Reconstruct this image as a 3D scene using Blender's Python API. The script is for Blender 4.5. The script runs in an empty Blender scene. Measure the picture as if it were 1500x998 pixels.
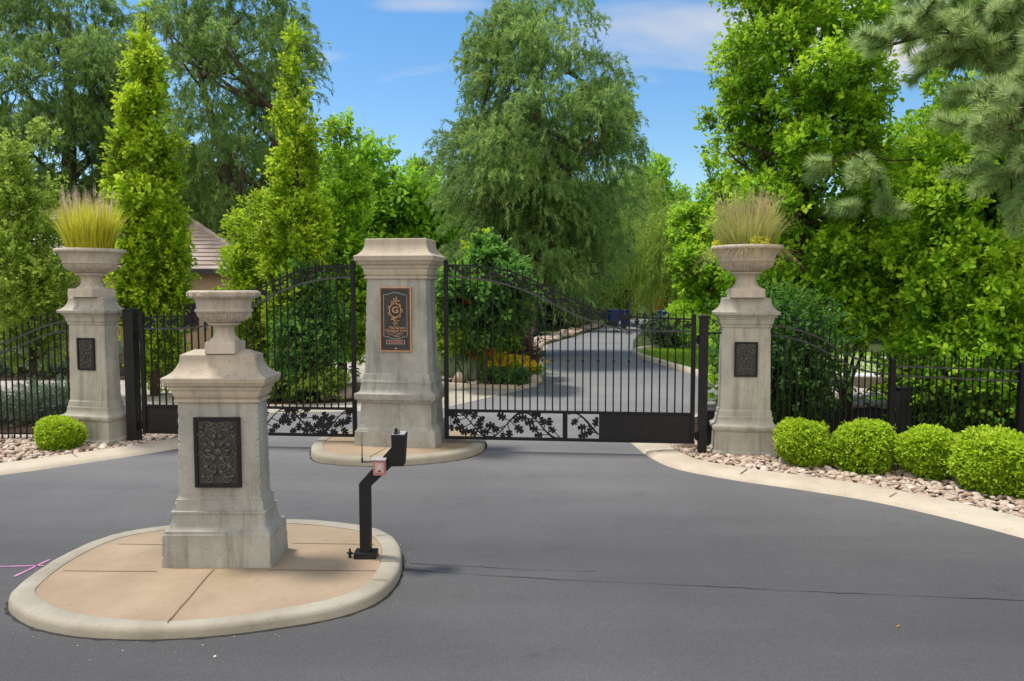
import bpy, math, random
import numpy as np
from mathutils import Vector, Matrix

RNG = np.random.default_rng(11)
random.seed(5)
COL = bpy.context.scene.collection
PI = math.pi
SUN_VEC = Vector((-0.62, 0.17, 1.60)).normalized()      # towards the sun

# ------------------------------------------------------------------ helpers
def tag(o, label=None, cat=None, group=None, kind=None):
    if label: o['label'] = label
    if cat: o['category'] = cat
    if group: o['group'] = group
    if kind: o['kind'] = kind
    return o

def empty(name, loc=(0, 0, 0), rz=0.0):
    o = bpy.data.objects.new(name, None)
    o.empty_display_size = 0.2
    o.location = loc
    o.rotation_euler = (0, 0, rz)
    COL.objects.link(o)
    return o

def copy_tree(o, parent=None, loc=None, rz=None, scale=None):
    c = o.copy()
    COL.objects.link(c)
    if parent is not None: c.parent = parent
    if loc is not None: c.location = loc
    if rz is not None: c.rotation_euler = (0, 0, rz)
    if scale is not None: c.scale = scale
    for ch in list(o.children):
        copy_tree(ch, c)
    return c

def link_mesh(name, me, mat, parent=None, loc=(0, 0, 0), rz=0.0, smooth=False):
    o = bpy.data.objects.new(name, me)
    if mat: me.materials.append(mat)
    o.location = loc
    o.rotation_euler = (0, 0, rz)
    if parent is not None: o.parent = parent
    COL.objects.link(o)
    if smooth:
        me.polygons.foreach_set('use_smooth', np.ones(len(me.polygons), dtype=bool))
    return o

class MB:
    """collects shapes for ONE mesh"""
    def __init__(s):
        s.v = []; s.f = []
    def add(s, vs, fs, M=None):
        b = len(s.v)
        if M is not None: vs = [M @ Vector(p) for p in vs]
        s.v += [tuple(p) for p in vs]
        s.f += [tuple(b + i for i in f) for f in fs]
        return s
    def box(s, c, d, M=None, taper=1.0):
        x, y, z = c; a, b, h = d[0] / 2, d[1] / 2, d[2] / 2
        t = taper
        vs = [(x - a, y - b, z - h), (x + a, y - b, z - h), (x + a, y + b, z - h), (x - a, y + b, z - h),
              (x - a * t, y - b * t, z + h), (x + a * t, y - b * t, z + h), (x + a * t, y + b * t, z + h), (x - a * t, y + b * t, z + h)]
        fs = [(0, 3, 2, 1), (4, 5, 6, 7), (0, 1, 5, 4), (1, 2, 6, 5), (2, 3, 7, 6), (3, 0, 4, 7)]
        return s.add(vs, fs, M)
    def tube(s, path, r, n=6, M=None, flat=None):
        """tube along a path; r number or list; flat=(axis, factor) squashes"""
        P = [Vector(p) for p in path]
        m = len(P)
        R = [r] * m if not hasattr(r, '__len__') else list(r)
        vs = []; fs = []
        up0 = None
        for i in range(m):
            t = (P[min(i + 1, m - 1)] - P[max(i - 1, 0)])
            if t.length < 1e-9: t = Vector((0, 0, 1))
            t.normalize()
            if up0 is None:
                a = Vector((0, 0, 1)) if abs(t.z) < .9 else Vector((0, 1, 0))
                up0 = a
            x = t.cross(up0)
            if x.length < 1e-6: x = t.cross(Vector((1, 0, .3)))
            x.normalize(); y = x.cross(t).normalized(); up0 = y
            for k in range(n):
                a = 2 * PI * (k + .5) / n
                vs.append(P[i] + x * (math.cos(a) * R[i]) + y * (math.sin(a) * R[i]))
        for i in range(m - 1):
            for k in range(n):
                k2 = (k + 1) % n
                fs.append((i * n + k, i * n + k2, (i + 1) * n + k2, (i + 1) * n + k))
        fs.append(tuple(range(n))[::-1]); fs.append(tuple((m - 1) * n + k for k in range(n)))
        return s.add(vs, fs, M)
    def prism_xz(s, poly, y0, y1, M=None):
        n = len(poly)
        vs = [(p[0], y0, p[1]) for p in poly] + [(p[0], y1, p[1]) for p in poly]
        fs = [tuple(range(n)), tuple(range(n, 2 * n))[::-1]] + [(i, i + n, (i + 1) % n + n, (i + 1) % n) for i in range(n)]
        return s.add(vs, fs, M)
    def prism_xy(s, poly, z0, z1, M=None):
        n = len(poly)
        vs = [(p[0], p[1], z0) for p in poly] + [(p[0], p[1], z1) for p in poly]
        fs = [tuple(range(n))[::-1], tuple(range(n, 2 * n))] + [(i, (i + 1) % n, (i + 1) % n + n, i + n) for i in range(n)]
        return s.add(vs, fs, M)
    def sheet(s, poly, z):
        n = len(poly)
        return s.add([(p[0], p[1], z) for p in poly], [tuple(range(n))])
    def lathe(s, prof, n=48, mod=None, M=None):
        vs = []; fs = []
        for j, (r, z) in enumerate(prof):
            for k in range(n):
                a = 2 * PI * k / n
                rr, zz = (r, z) if mod is None else mod(r, z, a)
                vs.append((rr * math.cos(a), rr * math.sin(a), zz))
        for j in range(len(prof) - 1):
            for k in range(n):
                k2 = (k + 1) % n
                fs.append((j * n + k, j * n + k2, (j + 1) * n + k2, (j + 1) * n + k))
        fs.append(tuple(range(n))[::-1]); fs.append(tuple((len(prof) - 1) * n + k for k in range(n)))
        return s.add(vs, fs, M)
    def sqloft(s, prof, depth, seed=0, chip=.006, ch=.008, step=.05):
        """rectangular loft; prof = (z, half_width); half depth = half_width + depth offset; chipped arrises"""
        rg = random.Random(seed)
        pr = []
        for i, (z, h) in enumerate(prof):
            if i and chip > 0:
                z0, h0 = prof[i - 1]
                m = int(abs(z - z0) / step)
                for k in range(1, m + 1):
                    t = k / (m + 1)
                    pr.append((z0 + (z - z0) * t, h0 + (h - h0) * t))
            pr.append((z, h))
        vs = []; fs = []
        for (z, h) in pr:
            hy = max(.01, h + depth)
            for sx, sy in ((-1, -1), (1, -1), (1, 1), (-1, 1)):
                c1 = ch + (rg.random() ** 3) * chip * 3; c2 = ch + (rg.random() ** 3) * chip * 3
                c1 = min(c1, h * .4); c2 = min(c2, hy * .4)
                A = (sx * h, sy * (hy - c2), z); B = (sx * (h - c1), sy * hy, z)
                vs += ([A, B] if sx * sy > 0 else [B, A])
        # order: ring of 8, starting (-,-) : A,B
        n = 8; m = len(pr)
        for j in range(m - 1):
            for k in range(n):
                k2 = (k + 1) % n
                fs.append((j * n + k, j * n + k2, (j + 1) * n + k2, (j + 1) * n + k))
        fs.append(tuple(range(n))[::-1]); fs.append(tuple((m - 1) * n + k for k in range(n)))
        return s.add(vs, fs)
    def build(s, name, mat, parent=None, loc=(0, 0, 0), rz=0.0, smooth=False, bevel=0, auto=None):
        me = bpy.data.meshes.new(name)
        me.from_pydata(s.v, [], s.f)
        me.update()
        o = link_mesh(name, me, mat, parent, loc, rz, smooth)
        if auto:
            me.polygons.foreach_set('use_smooth', np.ones(len(me.polygons), dtype=bool))
            me.set_sharp_from_angle(angle=math.radians(auto))
        if bevel:
            b = o.modifiers.new('bevel', 'BEVEL'); b.width = bevel; b.segments = 2; b.limit_method = 'ANGLE'; b.angle_limit = math.radians(40)
        return o

def catmull(pts, k=5, closed=False):
    out = []; n = len(pts)
    rngi = range(n) if closed else range(n - 1)
    for i in rngi:
        if closed:
            p0, p1, p2, p3 = [pts[(i + j) % n] for j in (-1, 0, 1, 2)]
        else:
            p0, p1, p2, p3 = pts[max(i - 1, 0)], pts[i], pts[i + 1], pts[min(i + 2, n - 1)]
        for q in range(k):
            t = q / k
            out.append(tuple(.5 * ((2 * b) + (-a + c) * t + (2 * a - 5 * b + 4 * c - d) * t * t + (-a + 3 * b - 3 * c + d) * t ** 3)
                             for a, b, c, d in zip(p0, p1, p2, p3)))
    if not closed: out.append(tuple(pts[-1]))
    return out

def lerp_tab(tab, x):
    if x <= tab[0][0]: return tab[0][1]
    for (a, b), (c, d) in zip(tab, tab[1:]):
        if x <= c: return b + (d - b) * (x - a) / (c - a)
    return tab[-1][1]

# ------------------------------------------------------------------ materials
def new_mat(name):
    m = bpy.data.materials.new(name); m.use_nodes = True
    nt = m.node_tree; nt.nodes.clear()
    return m, nt

def N(nt, t, **kw):
    n = nt.nodes.new(t)
    for k, v in kw.items():
        if k in n.inputs: n.inputs[k].default_value = v
        else: setattr(n, k, v)
    return n

def ramp(nt, stops, src):
    r = nt.nodes.new('ShaderNodeValToRGB')
    e = r.color_ramp.elements
    while len(e) > 1: e.remove(e[-1])
    e[0].position = stops[0][0]; e[0].color = (*stops[0][1], 1)
    for p, c in stops[1:]:
        q = e.new(p); q.color = (*c, 1)
    nt.links.new(src, r.inputs[0])
    return r

def noise(nt, vec, scale, detail=6, rough=.6):
    n = N(nt, 'ShaderNodeTexNoise', Scale=scale, Detail=detail, Roughness=rough)
    nt.links.new(vec, n.inputs['Vector'])
    return n

def objvec(nt, sc=(1, 1, 1)):
    tc = nt.nodes.new('ShaderNodeTexCoord')
    mp = nt.nodes.new('ShaderNodeMapping'); mp.inputs['Scale'].default_value = sc
    nt.links.new(tc.outputs['Object'], mp.inputs[0])
    return mp.outputs[0]

def mixc(nt, fac, a, b, mode='MIX'):
    m = nt.nodes.new('ShaderNodeMix'); m.data_type = 'RGBA'; m.blend_type = mode
    for s, v in ((0, fac), (6, a), (7, b)):
        if hasattr(v, 'is_linked') or hasattr(v, 'links'): nt.links.new(v, m.inputs[s])
        elif s == 0: m.inputs[0].default_value = v
        else: m.inputs[s].default_value = (*v, 1)
    return m.outputs[2]

def finish(nt, col, rough=.8, spec=.3, metal=0, bump=None, bstr=.3, bdist=.01):
    p = nt.nodes.new('ShaderNodeBsdfPrincipled')
    if isinstance(col, tuple): p.inputs['Base Color'].default_value = (*col, 1)
    else: nt.links.new(col, p.inputs['Base Color'])
    if hasattr(rough, 'links'): nt.links.new(rough, p.inputs['Roughness'])
    else: p.inputs['Roughness'].default_value = rough
    p.inputs['Specular IOR Level'].default_value = spec
    p.inputs['Metallic'].default_value = metal
    if bump is not None:
        b = nt.nodes.new('ShaderNodeBump'); b.inputs['Strength'].default_value = bstr; b.inputs['Distance'].default_value = bdist
        nt.links.new(bump, b.inputs['Height']); nt.links.new(b.outputs[0], p.inputs['Normal'])
    o = nt.nodes.new('ShaderNodeOutputMaterial')
    nt.links.new(p.outputs[0], o.inputs[0])
    return p

def mat_noise(name, c1, c2, scale=4, rough=.8, spec=.3, metal=0, bscale=40, bstr=.2, bdist=.01, detail=6):
    m, nt = new_mat(name)
    v = objvec(nt)
    n = noise(nt, v, scale, detail)
    r = ramp(nt, [(.3, c1), (.7, c2)], n.outputs[0])
    n2 = noise(nt, v, bscale, 5)
    finish(nt, r.outputs[0], rough, spec, metal, n2.outputs[0], bstr, bdist)
    return m

def mat_concrete(name, c1, c2, stain, scale=2.0):
    m, nt = new_mat(name)
    v = objvec(nt)
    n1 = noise(nt, v, scale, 9, .6); r = ramp(nt, [(.3, c1), (.7, c2)], n1.outputs[0])
    n2 = noise(nt, v, .9, 7, .62); r2 = ramp(nt, [(.42, (1, 1, 1)), (.66, stain)], n2.outputs[0])
    c = mixc(nt, .8, r.outputs[0], r2.outputs[0], 'MULTIPLY')
    n3 = noise(nt, v, 14, 8, .75); r3 = ramp(nt, [(.33, (.80, .78, .75)), (.45, (1, 1, 1)), (.68, (1, 1, 1)), (.76, (1.12, 1.12, 1.1))], n3.outputs[0])
    c = mixc(nt, .7, c, r3.outputs[0], 'MULTIPLY')
    n4 = noise(nt, v, 120, 3, .7); r4 = ramp(nt, [(.3, (.86, .86, .86)), (.7, (1.1, 1.1, 1.1))], n4.outputs[0])
    c = mixc(nt, .8, c, r4.outputs[0], 'MULTIPLY')
    finish(nt, c, .9, .2, 0, n4.outputs[0], .4, .004)
    return m

def mat_stone(name, a, b, dark, streak=.5):
    m, nt = new_mat(name)
    v = objvec(nt)
    n1 = noise(nt, v, 2.2, 8, .62)
    base = ramp(nt, [(.34, a), (.62, b)], n1.outputs[0])
    vs = objvec(nt, (7, 7, .7))
    n2 = noise(nt, vs, 1.6, 5, .6)
    st = ramp(nt, [(.5, (0, 0, 0)), (.72, (1, 1, 1))], n2.outputs[0])
    mm = N(nt, 'ShaderNodeMath', operation='MULTIPLY'); nt.links.new(st.outputs[0], mm.inputs[0]); mm.inputs[1].default_value = streak
    c = mixc(nt, mm.outputs[0], base.outputs[0], dark)
    n3 = noise(nt, v, 60, 4, .7)
    sp = ramp(nt, [(.3, (.93, .93, .93)), (.6, (1.03, 1.03, 1.03))], n3.outputs[0])
    c = mixc(nt, 1.0, c, sp.outputs[0], 'MULTIPLY')
    n5 = noise(nt, v, 5.5, 7, .7)
    pit = ramp(nt, [(.32, (.74, .72, .68)), (.42, (1, 1, 1))], n5.outputs[0])
    c = mixc(nt, .55, c, pit.outputs[0], 'MULTIPLY')
    n6 = noise(nt, v, 38, 3, .5)
    pr = ramp(nt, [(.30, (.66, .64, .60)), (.37, (1, 1, 1))], n6.outputs[0])
    c = mixc(nt, .6, c, pr.outputs[0], 'MULTIPLY')
    # fine grain added to the broad noise for the bump
    n4 = noise(nt, v, 26, 8, .7)
    ad = N(nt, 'ShaderNodeMath', operation='ADD'); nt.links.new(n4.outputs[0], ad.inputs[0]); nt.links.new(n1.outputs[0], ad.inputs[1])
    finish(nt, c, .88, .2, 0, ad.outputs[0], .35, .004)
    return m

def mat_leaf(name, stops, trans=.35, tcol=None, rough=.5, spec=.25):
    m, nt = new_mat(name)
    at = N(nt, 'ShaderNodeAttribute', attribute_name='tint')
    r = ramp(nt, stops, at.outputs['Fac'])
    p = nt.nodes.new('ShaderNodeBsdfPrincipled')
    nt.links.new(r.outputs[0], p.inputs['Base Color'])
    p.inputs['Roughness'].default_value = rough
    p.inputs['Specular IOR Level'].default_value = spec
    t = nt.nodes.new('ShaderNodeBsdfTranslucent')
    tc = mixc(nt, .6, r.outputs[0], tcol or tuple(min(1, c * 1.5) for c in stops[-1][1]))
    nt.links.new(tc, t.inputs[0])
    mx = nt.nodes.new('ShaderNodeMixShader'); mx.inputs[0].default_value = trans
    nt.links.new(p.outputs[0], mx.inputs[1]); nt.links.new(t.outputs[0], mx.inputs[2])
    o = nt.nodes.new('ShaderNodeOutputMaterial'); nt.links.new(mx.outputs[0], o.inputs[0])
    return m

M = {}
M['stone'] = mat_stone('weathered_stone', (.34, .32, .27), (.465, .44, .375), (.19, .175, .145), .65)
M['stone_grey'] = mat_stone('weathered_grey_stone', (.283, .277, .248), (.405, .398, .356), (.16, .155, .135), .65)
M['cap'] = mat_stone('cap_stone', (.385, .33, .26), (.49, .425, .335), (.27, .23, .18), .5)
M['urn'] = mat_stone('urn_stone', (.45, .385, .31), (.58, .505, .415), (.28, .24, .19), .6)
M['kerb'] = mat_concrete('kerb_concrete', (.49, .425, .33), (.61, .535, .425), (.82, .79, .74), 2.2)
M['slab'] = mat_concrete('tan_slab', (.335, .252, .166), (.425, .325, .222), (.80, .78, .74), 1.6)
M['island_kerb'] = mat_concrete('island_kerb_concrete', (.34, .305, .24), (.44, .40, .32), (.74, .72, .68), 2.6)
M['drive'] = mat_concrete('drive_concrete', (.42, .38, .32), (.52, .48, .41), (.82, .8, .77), 1.2)
M['iron'] = mat_noise('black_iron', (.006, .006, .007), (.012, .012, .013), 6, .5, .25, 0, 60, .12, .003)
M['black'] = mat_noise('black_paint', (.010, .010, .011), (.018, .018, .019), 5, .55, .25, 0, 90, .15, .002)
M['bronze'] = mat_noise('dark_bronze', (.030, .028, .025), (.065, .06, .053), 14, .5, .4, .2, 50, .3, .003)
M['bronze_hi'] = mat_noise('worn_bronze', (.045, .043, .038), (.12, .115, .10), 18, .45, .4, .2, 60, .3, .003)
M['copper'] = mat_noise('copper_trim', (.42, .22, .11), (.62, .38, .22), 20, .45, .5, .4, 60, .1, .002)
M['sign'] = mat_noise('sign_plate', (.040, .038, .035), (.062, .058, .053), 9, .6, .2, 0, 80, .1, .002)
M['signrim'] = mat_noise('sign_rim', (.07, .035, .025), (.11, .06, .045), 9, .5, .4, .2, 80, .1, .002)
M['lightline'] = mat_noise('sign_line', (.38, .37, .37), (.5, .49, .48), 9, .5, .4, .1, 80, .1, .002)
M['redplate'] = mat_noise('sign_red_plate', (.26, .09, .07), (.36, .14, .11), 9, .6, .3, 0, 80, .1, .002)
M['mulch'] = mat_noise('mulch', (.03, .02, .013), (.09, .06, .04), 16, .95, .1, 0, 30, .8, .05)
M['ground'] = mat_noise('soil_and_grass', (.035, .05, .018), (.07, .09, .03), 2, .95, .1, 0, 20, .5, .03)
M['lawn'] = mat_noise('lawn_soil', (.12, .22, .02), (.18, .30, .03), 3, .9, .1, 0, 30, .5, .02)
M['bark'] = mat_noise('bark', (.05, .036, .025), (.13, .095, .065), 7, .95, .1, 0, 24, .9, .03)
M['bark_grey'] = mat_noise('grey_bark', (.07, .06, .05), (.16, .13, .105), 7, .95, .1, 0, 24, .9, .03)
M['pink'] = mat_noise('pink_paint', (.5, .2, .38), (.62, .30, .48), 30, .9, .1, 0, 90, .3, .002)
M['seam'] = mat_noise('dark_seam', (.058, .057, .057), (.082, .081, .081), 9, .9, .1, 0, 90, .3, .002)
M['dirt'] = mat_noise('kerb_dirt', (.03, .028, .026), (.07, .065, .06), 20, .95, .1, 0, 90, .3, .002)
M['joint'] = mat_noise('dark_joint', (.12, .085, .055), (.19, .14, .10), 10, .95, .1, 0, 90, .3, .002)
M['pad'] = mat_noise('red_pad', (.36, .15, .14), (.46, .22, .20), 10, .5, .3, 0, 90, .1, .002)
M['silver'] = mat_noise('silver', (.5, .48, .47), (.62, .6, .59), 10, .4, .5, .4, 90, .1, .002)
M['wall'] = mat_noise('tan_stucco', (.42, .31, .19), (.50, .38, .25), 2, .95, .1, 0, 60, .3, .006)
M['fascia'] = mat_noise('dark_fascia', (.03, .03, .033), (.05, .05, .055), 2, .6, .3, 0, 60, .1, .006)
M['garage'] = mat_noise('garage_door_paint', (.045, .042, .045), (.06, .056, .06), 2, .7, .3, 0, 60, .1, .006)
M['bin'] = mat_noise('blue_plastic', (.015, .03, .17), (.025, .05, .25), 4, .5, .4, 0, 60, .1, .002)
M['orange'] = mat_noise('orange_paint', (.6, .22, .02), (.72, .3, .03), 4, .5, .4, 0, 60, .1, .002)
M['white'] = mat_noise('pale_render', (.62, .61, .6), (.72, .71, .7), 1, .9, .2, 0, 60, .1, .004)
M['opbox'] = mat_noise('grey_cabinet', (.02, .021, .024), (.032, .034, .038), 3, .6, .3, 0, 60, .1, .004)

def mat_asphalt():
    m, nt = new_mat('asphalt')
    v = objvec(nt)
    n1 = noise(nt, v, .33, 5, .55)
    r1 = ramp(nt, [(.3, (.074, .073, .075)), (.52, (.092, .091, .092)), (.74, (.112, .110, .108))], n1.outputs[0])
    vs = objvec(nt, (.16, 1.5, 1))
    n2 = noise(nt, vs, 1.2, 6, .6)
    r2 = ramp(nt, [(.36, (.92, .92, .92)), (.6, (1.05, 1.05, 1.05))], n2.outputs[0])
    c = mixc(nt, .8, r1.outputs[0], r2.outputs[0], 'MULTIPLY')
    n3 = noise(nt, v, 140, 3, .7)
    r3 = ramp(nt, [(.3, (.62, .62, .62)), (.7, (1.36, 1.36, 1.36))], n3.outputs[0])
    c = mixc(nt, .9, c, r3.outputs[0], 'MULTIPLY')
    n4 = noise(nt, v, 1.7, 8, .65)
    r4 = ramp(nt, [(.60, (1, 1, 1)), (.72, (.74, .74, .75))], n4.outputs[0])
    c = mixc(nt, .7, c, r4.outputs[0], 'MULTIPLY')
    # pale scuffs
    n5 = noise(nt, objvec(nt, (1, 2.6, 1)), 2.6, 9, .75)
    r5 = ramp(nt, [(.62, (1, 1, 1)), (.72, (1.22, 1.21, 1.19))], n5.outputs[0])
    c = mixc(nt, .8, c, r5.outputs[0], 'MULTIPLY')
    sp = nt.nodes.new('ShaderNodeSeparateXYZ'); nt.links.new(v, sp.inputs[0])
    mr = nt.nodes.new('ShaderNodeMapRange'); nt.links.new(sp.outputs[1], mr.inputs[0])  # grazing reflection painted in: base colour lightens with distance
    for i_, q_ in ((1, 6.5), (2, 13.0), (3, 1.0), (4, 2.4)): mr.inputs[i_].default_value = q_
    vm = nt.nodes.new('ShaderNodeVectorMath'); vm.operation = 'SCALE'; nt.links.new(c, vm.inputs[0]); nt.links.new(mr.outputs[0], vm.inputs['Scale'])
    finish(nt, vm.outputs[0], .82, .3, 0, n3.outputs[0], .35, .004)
    return m
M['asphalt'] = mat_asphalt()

def mat_rock():
    m, nt = new_mat('river_rock')
    at = N(nt, 'ShaderNodeAttribute', attribute_name='tint')
    r = ramp(nt, [(0, (.20, .14, .10)), (.25, (.36, .25, .18)), (.5, (.50, .40, .31)), (.75, (.58, .47, .40)), (1, (.70, .65, .58))], at.outputs['Fac'])
    n = noise(nt, objvec(nt), 45, 4)
    r2 = ramp(nt, [(.3, (.8, .8, .8)), (.7, (1.1, 1.1, 1.1))], n.outputs[0])
    finish(nt, mixc(nt, 1, r.outputs[0], r2.outputs[0], 'MULTIPLY'), .75, .3)
    return m
M['rock'] = mat_rock()

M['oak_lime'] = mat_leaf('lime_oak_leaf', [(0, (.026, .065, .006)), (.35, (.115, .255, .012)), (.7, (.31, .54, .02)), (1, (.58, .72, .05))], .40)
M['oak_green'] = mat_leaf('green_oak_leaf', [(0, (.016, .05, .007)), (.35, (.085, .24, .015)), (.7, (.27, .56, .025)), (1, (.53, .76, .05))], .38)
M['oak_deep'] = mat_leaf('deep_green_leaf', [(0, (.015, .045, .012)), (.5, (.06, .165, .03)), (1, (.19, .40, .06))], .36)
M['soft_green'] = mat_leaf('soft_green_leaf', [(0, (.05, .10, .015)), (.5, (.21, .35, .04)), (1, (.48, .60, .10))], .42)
M['willow'] = mat_leaf('willow_leaf', [(0, (.032, .085, .03)), (.5, (.145, .265, .07)), (1, (.41, .56, .16))], .4)
M['willow_yellow'] = mat_leaf('yellow_willow_leaf', [(0, (.07, .13, .025)), (.5, (.22, .34, .055)), (1, (.48, .60, .10))], .42)
M['bg_green'] = mat_leaf('far_green_leaf', [(0, (.04, .11, .012)), (.5, (.16, .37, .028)), (1, (.38, .62, .05))], .42)
M['dark_green'] = mat_leaf('dark_conifer', [(0, (.025, .06, .025)), (.5, (.06, .13, .045)), (1, (.15, .25, .08))], .3)
M['pine'] = mat_leaf('pine_needle', [(0, (.08, .16, .05)), (.5, (.28, .44, .15)), (1, (.60, .72, .32))], .45)
M['box'] = mat_leaf('boxwood_leaf', [(0, (.022, .055, .005)), (.4, (.14, .29, .012)), (.75, (.34, .54, .025)), (1, (.56, .70, .05))], .38)
M['juniper'] = mat_leaf('juniper_leaf', [(0, (0.039, 0.078, 0.046)), (.5, (0.098, 0.163, 0.098)), (1, (0.195, 0.273, 0.169))], .25)
M['purple'] = mat_leaf('purple_leaf', [(0, (.05, .03, .025)), (.5, (.11, .065, .055)), (1, (.19, .12, .09))], .3)
M['urn_grass'] = mat_leaf('urn_grass', [(0, (.28, .26, .03)), (.4, (.50, .52, .03)), (.8, (.74, .72, .05)), (1, (.78, .72, .12))], .45)
M['urn_grass_dry'] = mat_leaf('dry_urn_grass', [(0, (.12, .22, .03)), (.4, (.27, .38, .06)), (.7, (.48, .50, .13)), (1, (.66, .58, .25))], .4)
M['plume'] = mat_leaf('seed_plume', [(0, (.34, .23, .15)), (.5, (.52, .38, .27)), (1, (.68, .55, .42))], .45)
M['gold_plume'] = mat_leaf('golden_plume', [(0, (.34, .25, .11)), (.5, (.55, .43, .21)), (1, (.74, .62, .36))], .45)
M['iron_sheen'] = mat_noise('sky_sheen_iron', (.022, .022, .024), (.05, .05, .052), 9, .36, .5, 0, 60, .12, .003)  # paler copy of the iron: sky highlight on the rails painted in
M['tan_grass'] = mat_leaf('tan_grass', [(0, (.22, .16, .06)), (1, (.45, .35, .16))], .4)
M['sage'] = mat_leaf('sage_leaf', [(0, (0.117, 0.169, 0.091)), (1, (0.325, 0.390, 0.247))], .3)
M['yellow_flower'] = mat_leaf('yellow_petal', [(0, (.62, .40, .01)), (1, (.85, .62, .02))], .3)
M['orange_flower'] = mat_leaf('orange_petal', [(0, (.65, .20, .01)), (1, (.85, .36, .02))], .3)
M['red_flower'] = mat_leaf('red_petal', [(0, (.45, .03, .05)), (1, (.70, .10, .12))], .3)
M['grass'] = mat_leaf('lawn_blade', [(0, (.12, .24, .015)), (1, (.36, .52, .04))], .4)

# ------------------------------------------------------------------ mass meshes (leaves, needles, rocks)
def unit(a):
    return a / np.maximum(np.linalg.norm(a, axis=-1, keepdims=True), 1e-9)

def rand_unit(rg, n):
    return unit(rg.normal(size=(n, 3)))

def np_mesh(name, V, F, tint=None, smooth=False):
    me = bpy.data.meshes.new(name)
    V = np.ascontiguousarray(V, dtype=np.float32).reshape(-1, 3)
    F = np.ascontiguousarray(F, dtype=np.int32)
    k = F.shape[1]
    me.vertices.add(len(V)); me.vertices.foreach_set('co', V.ravel())
    me.loops.add(F.size); me.loops.foreach_set('vertex_index', F.ravel())
    me.polygons.add(len(F)); me.polygons.foreach_set('loop_start', np.arange(len(F), dtype=np.int32) * k)
    me.update(calc_edges=True)
    if tint is not None:
        at = me.attributes.new('tint', 'FLOAT', 'POINT')
        at.data.foreach_set('value', np.ascontiguousarray(np.clip(tint, 0, 1), dtype=np.float32))
    if smooth:
        me.polygons.foreach_set('use_smooth', np.ones(len(F), dtype=bool))
    return me

def tpl(vs, fs): return (np.array(vs, float), np.array(fs, int))
T_DIA = tpl([(0, 0, 0), (-.27, .45, .07), (.27, .45, .07), (0, 1, -.04)], [(0, 2, 3), (0, 3, 1)])
T_NAR = tpl([(0, 0, 0), (-.085, .4, .02), (.085, .4, .02), (0, 1, -.05)], [(0, 2, 3), (0, 3, 1)])
T_OVA = tpl([(0, 0, 0), (0, .5, -.04), (0, 1, -.12), (-.22, .25, .05), (-.28, .62, .04), (.22, .25, .05), (.28, .62, .04)],
            [(0, 5, 1), (5, 6, 1), (6, 2, 1), (0, 1, 3), (3, 1, 4), (4, 1, 2)])
_h = [(.05, .1), (.17, .24), (.08, .33), (.27, .46), (.14, .56), (.30, .70), (.20, .80), (.15, .94)]
T_OAK = tpl([(0, 0, 0), (0, .52, -.04), (0, 1, -.10)] + [(x, y, .06 * x / .3) for x, y in _h] + [(-x, y, .06 * x / .3) for x, y in _h],
            [(0, 3, 1)] + [(3 + i, 4 + i, 1) for i in range(7)] + [(10, 2, 1)] +
            [(0, 1, 11)] + [(11 + i, 1, 12 + i) for i in range(7)] + [(18, 1, 2)])
T_NEEDLE = tpl([(-.036, 0, 0), (.036, 0, 0), (0, 1, 0)], [(0, 1, 2)])

def leaf_cloud(name, pos, axis, nrm, size, tint, T):
    tv, tf = T
    Y = unit(axis); X = unit(np.cross(Y, nrm)); Z = np.cross(X, Y)
    s = size[:, None, None]
    V = pos[:, None, :] + s * (tv[None, :, 0:1] * X[:, None, :] + tv[None, :, 1:2] * Y[:, None, :] + tv[None, :, 2:3] * Z[:, None, :])
    n, k = len(pos), len(tv)
    F = (tf[None] + (np.arange(n) * k)[:, None, None]).reshape(-1, tf.shape[1])
    return np_mesh(name, V, F, np.repeat(tint, k))

def prof_lobes(rg, prof, n, r, inner=.25, clump=None):
    """lobes (x,y,z,r) filling a profile of (z, radius)"""
    z = np.array([p[0] for p in prof]); R = np.array([p[1] for p in prof])
    zz = np.linspace(z[0], z[-1], 200); rr = np.interp(zz, z, R)
    w = rr ** 1.3 + .02; w /= w.sum()
    out = []
    for i in range(n):
        h = rg.choice(zz, p=w); Rm = np.interp(h, z, R)
        a = rg.uniform(0, 2 * PI); q = math.sqrt(rg.uniform(inner, 1.0))
        lr = r * rg.uniform(.65, 1.35) * (.45 + .55 * Rm / R.max())
        d = max(0, Rm * q * rg.uniform(.85, 1.14) - lr * .55)
        out.append((d * math.cos(a), d * math.sin(a), h, lr))
    return np.array(out)

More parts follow.
